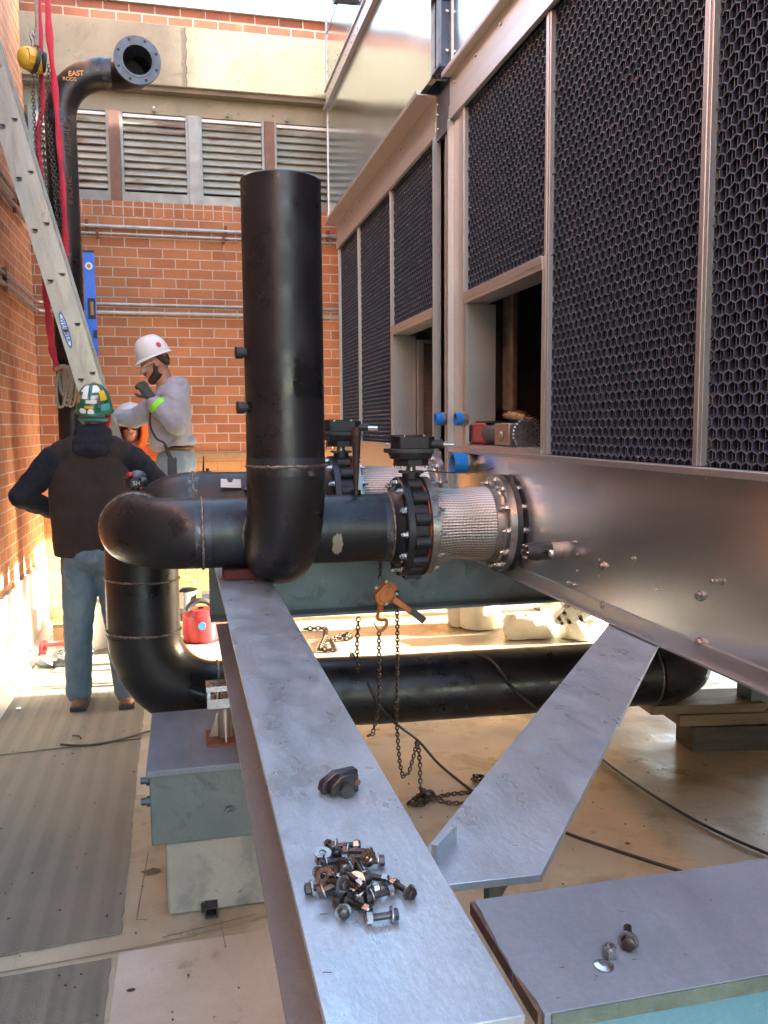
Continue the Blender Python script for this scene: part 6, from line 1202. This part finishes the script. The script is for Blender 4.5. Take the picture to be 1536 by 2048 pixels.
q = MB(); gw = o2(303, 797, -0.20); hand(q, gw, o2(284, 770, -0.19)-gw, (-0.5, 0.9, -0.3), 1.05, 1.6); q.cap(gw, o2(306, 803, -0.20), 0.032, 0.036); organic('glove', q, 'glove', p2, 0.0055, 2)
q = MB()
limb(q, [o2(340, 795), sho+V((0, 0.03, 0)), elb, o2(308, 806, -0.20)], [0.10, 0.092, 0.078, 0.052]); limb(q, [o2(335, 802), shf, elf, o2(228, 834, 0.16)], [0.10, 0.088, 0.068, 0.052])
pt2 = []
for x, y in ((345, 778), (343, 792), (341, 815), (339, 842), (340, 868), (342, 892)):
    c = o2(x, y); pt2.append((c.x, Y2p, c.z))
q.tube(pt2, [0.10, 0.145, 0.172, 0.176, 0.176, 0.170], 28, sx=0.80)
c = o2(344, 774); q.torus((c.x, Y2p, c.z), (-0.35, 0, 1), 0.072, 0.030, 24, 10)
c = o2(328, 893); q.ell((c.x, Y2p, c.z), (0.09, 0.14, 0.045)); c = o2(368, 882); q.ell((c.x, Y2p, c.z), (0.09, 0.12, 0.04))
c = o2(352, 768); q.ell((c.x, Y2p, c.z), (0.085, 0.095, 0.05)); c = o2(334, 780); q.ell((c.x, Y2p, c.z), (0.075, 0.09, 0.045)); c = o2(366, 780); q.ell((c.x, Y2p, c.z), (0.05, 0.09, 0.06))
organic('hoodie', q, 'hoodie_grey', p2, 0.009, 3, 0.016, 0.045)
q = MB(); c = o2(350, 896); 
q.ell((pel.x+0.005, Y2p, o2(350, 896).z), (0.122, 0.15, 0.030)); organic('belt', q, 'leather', p2, 0.009, 3)
q = MB()
for h_, k_, a_ in zip(hp, kn2, an2): limb(q, [pel+V((0, 0, 0.02)), h_+V((0.0, 0, -0.03)), k_, a_], [0.125, 0.118, 0.085, 0.075])
q.ell((pel.x+0.01, Y2p, pel.z), (0.130, 0.155, 0.12)); organic('jeans', q, 'denim_pale', p2, 0.010, 3, 0.014, 0.05)
for a_ in an2:
    q = MB(); q.cap(a_+V((0.04, 0, -0.055)), a_+V((-0.16, 0, -0.06)), 0.043, 0.04); q.cap(a_+V((0, 0, -0.01)), a_+V((0, 0, 0.06)), 0.05, 0.05); organic('boot', q, 'leather', p2, 0.009, 3)
H2 = lambda a, b_, z: P2(a*0.86, b_*0.86-0.008, (z-0.045)*1.28+0.052)
h2 = hardhat('hard_hat', p2, H2, M2, 'helmet_white')
sticker(h2, H2, -118, 22, 0.038, 0.034, 'label_red', 'round'); 
q = MB()   # short hair at nape, beard
Pq = P2; q.ell(P2(0, -0.058, 0.012), (0.052*1.05, 0.05, 0.05), rot=M2); 
for sd in (-1, 1): q.cap(P2(sd*0.068, -0.03, 0.04), P2(sd*0.055, -0.072, -0.02), 0.018, 0.022)
organic('hair', q, 'hair', p2, 0.006, 2)
q = MB()
for sd in (-1, 1): q.cap(P2(sd*0.066, 0.010, -0.005), P2(sd*0.056, 0.022, -0.060), 0.011, 0.020); q.cap(P2(sd*0.056, 0.022, -0.060), P2(sd*0.018, 0.070, -0.098), 0.022, 0.020)
q.ell(P2(0, 0.014, -0.074), (0.063, 0.064, 0.050), rot=M2); q.ell(P2(0, 0.056, -0.096), (0.038, 0.034, 0.030), rot=M2); q.cap(P2(-0.022, 0.092, -0.046), P2(0.022, 0.092, -0.046), 0.0065)
organic('beard', q, 'hair', p2, 0.005, 2)
q = MB(); 
for sd in (-1, 1): q.tube([P2(sd*0.012, 0.108, 0.0), P2(sd*0.045, 0.102, 0.006), P2(sd*0.078, 0.07, 0.008)], 0.0032, 6); q.tube([P2(sd*0.078, 0.07, 0.008), P2(sd*0.086, 0.0, 0.012)], 0.0025, 6)
q.tube([P2(-0.012, 0.108, 0.0), P2(0.012, 0.108, 0.0)], 0.003, 6); gl_ = obj('glasses', q, 'glass_clear', p2)
q = MB()
for sd in (-1, 1): q.add([P2(sd*0.010, 0.108, 0.0), P2(sd*0.074, 0.076, 0.006), P2(sd*0.070, 0.076, -0.030), P2(sd*0.020, 0.104, -0.028)], [(0, 1, 2, 3)])
obj('lens', q, 'glass_clear', gl_)
q = MB(); w1, w2 = o2(299, 804, -0.20), o2(306, 796, -0.20); wd_ = (elb-wrs).normalized(); cb_ = wrs+wd_*0.035; q.tube([cb_, cb_+wd_*0.034], [0.056, 0.059], 24, caps=False); q.tube([cb_-wd_*0.003, cb_+wd_*0.037], 0.052, 24); obj('wrist_band', q, 'hivis', p2)
# radio on his hip with curly cord
rd = thing('radio', 'black two-way radio clipped to the hip of the man in the grey hoodie', 'radio', o2(345, 945, -0.19))
c = o2(345, 938, -0.20); q = MB(); q.box((c.x-0.030, c.y-0.02, c.z-0.075), (c.x+0.030, c.y+0.02, c.z+0.075)); obj('body', q, 'grip_grey', rd, bevel=0.006)
q = MB(); q.tube([V((c.x-0.02, c.y, c.z+0.075)), o2(328, 890, -0.20)], [0.006, 0.004], 8); q.tube(spline([o2(301, 825, -0.24), o2(300, 845, -0.24), o2(304, 862, -0.24), o2(314, 878, -0.24), o2(328, 886, -0.24), o2(336, 900, -0.23), V((c.x, c.y, c.z+0.07))], 8), 0.0065, 8); obj('cord', q, 'rubber', rd)
# step platform he stands on
q = MB(); xs = pel.x-0.32; q.box((xs, Y2p-0.28, ZF2-0.035), (pel.x+0.02, Y2p+0.28, ZF2-0.001))
for x in (xs+0.02, pel.x-0.02):
    for y in (Y2p-0.25, Y2p+0.25): q.box((x-0.015, y-0.015, 0.0), (x+0.015, y+0.015, ZF2-0.036))
single('work_platform', q, 'aluminium', 'low aluminium step platform under the man in the grey hoodie', 'platform')

# --- man in orange hood
Y3p = 6.62; o3 = lambda x, y, dy=0.0: on(x, y, 1, Y3p+dy)
p3 = thing('person', 'man in an orange hoodie and dark glasses, half hidden behind the grey sleeve', 'person', (-0.34, Y3p, 0), 'pipe fitters')
hc = o3(262, 852); hc.y = Y3p; b = MB(); P3, M3 = head(b, hc, (-0.05, -1, -0.05), (0, 0, 1), 1.0, neck=hc+V((0, 0.02, -0.17)))
bx3 = hc.x; limb(b, [hc+V((0, 0.02, -0.2)), V((bx3, Y3p+0.02, 1.0))], [0.1, 0.13])
for sd in (-1, 1):
    s_ = V((bx3+sd*0.20, Y3p+0.02, hc.z-0.25)); e_ = V((bx3+sd*0.26, Y3p+0.02, 1.15)); w_ = V((bx3+sd*0.17, Y3p-0.16, 1.05)); limb(b, [s_, e_, w_], [0.05, 0.04, 0.03]); hand(b, w_, (-sd*0.5, -0.8, 0), (0, 0, -1)); limb(b, [hc+V((0, 0.02, -0.22)), s_], [0.07, 0.05])
    limb(b, [V((bx3+sd*0.09, Y3p, 0.95)), V((bx3+sd*0.10, Y3p, 0.5)), V((bx3+sd*0.11, Y3p+0.02, 0.10))], [0.08, 0.05, 0.04])
organic('body', b, 'skin', p3, 0.008, 3)
q = MB(); n = 24    # hood as an open ring of cloth round the face
for k in range(n):
    a0, a1 = 2*math.pi*k/n, 2*math.pi*(k+1)/n
    f = lambda a, e, y: P3(0.088*math.cos(a)*e, y, 0.115*math.sin(a)*e-0.02-(0.05*max(0, -math.sin(a))))
    q.cap(f(a0, 1.0, 0.062), f(a1, 1.0, 0.062), 0.015); q.cap(f(a0, 1.12, 0.01), f(a1, 1.12, 0.01), 0.026); q.cap(f(a0, 1.0, -0.06), f(a1, 1.0, -0.06), 0.035)
q.ell(P3(0, -0.085, 0.0), (0.09, 0.05, 0.11)); q.ell(V((bx3, Y3p+0.01, hc.z-0.20)), (0.14, 0.12, 0.07))
for z, rx in ((hc.z-0.27, 0.22), (hc.z-0.38, 0.235), (hc.z-0.52, 0.22), (hc.z-0.66, 0.21)): q.ell((bx3, Y3p+0.02, z), (rx, 0.14, 0.10))
for sd in (-1, 1): limb(q, [V((bx3+sd*0.16, Y3p+0.02, hc.z-0.24)), V((bx3+sd*0.21, Y3p+0.02, hc.z-0.27)), V((bx3+sd*0.27, Y3p+0.02, 1.15)), V((bx3+sd*0.18, Y3p-0.13, 1.06))], [0.09, 0.085, 0.068, 0.05])
organic('hoodie', q, 'hood_orange', p3, 0.009, 3, 0.014, 0.08)
q = MB()
for sd in (-1, 1): limb(q, [V((bx3, Y3p+0.02, 0.97)), V((bx3+sd*0.09, Y3p, 0.9)), V((bx3+sd*0.10, Y3p, 0.5)), V((bx3+sd*0.11, Y3p+0.02, 0.10))], [0.14, 0.11, 0.08, 0.072])
organic('jeans', q, 'denim', p3, 0.012, 4)
for sd in (-1, 1): q = MB(); q.cap(V((bx3+sd*0.11, Y3p+0.06, 0.045)), V((bx3+sd*0.11, Y3p-0.13, 0.04)), 0.045, 0.04); q.cap(V((bx3+sd*0.11, Y3p+0.02, 0.06)), V((bx3+sd*0.11, Y3p+0.02, 0.12)), 0.05); organic('boot', q, 'leather', p3, 0.009, 3)
q = MB()
for sd in (-1, 1): q.prism([P3(sd*a, y, z) for a, y, z in ((0.008, 0.104, 0.012), (0.064, 0.088, 0.012), (0.062, 0.088, -0.020), (0.040, 0.098, -0.028), (0.012, 0.104, -0.018))], P3(0, 0.004, 0)-P3(0, 0, 0))
q.tube([P3(-0.066, 0.088, 0.010), P3(0, 0.106, 0.012), P3(0.066, 0.088, 0.010)], 0.004, 6); obj('sunglasses', q, 'glass_dark', p3)
h3 = hardhat('hard_hat', p3, lambda a, b_, z: P3(a, b_, z+0.02), M3, 'helmet_white')
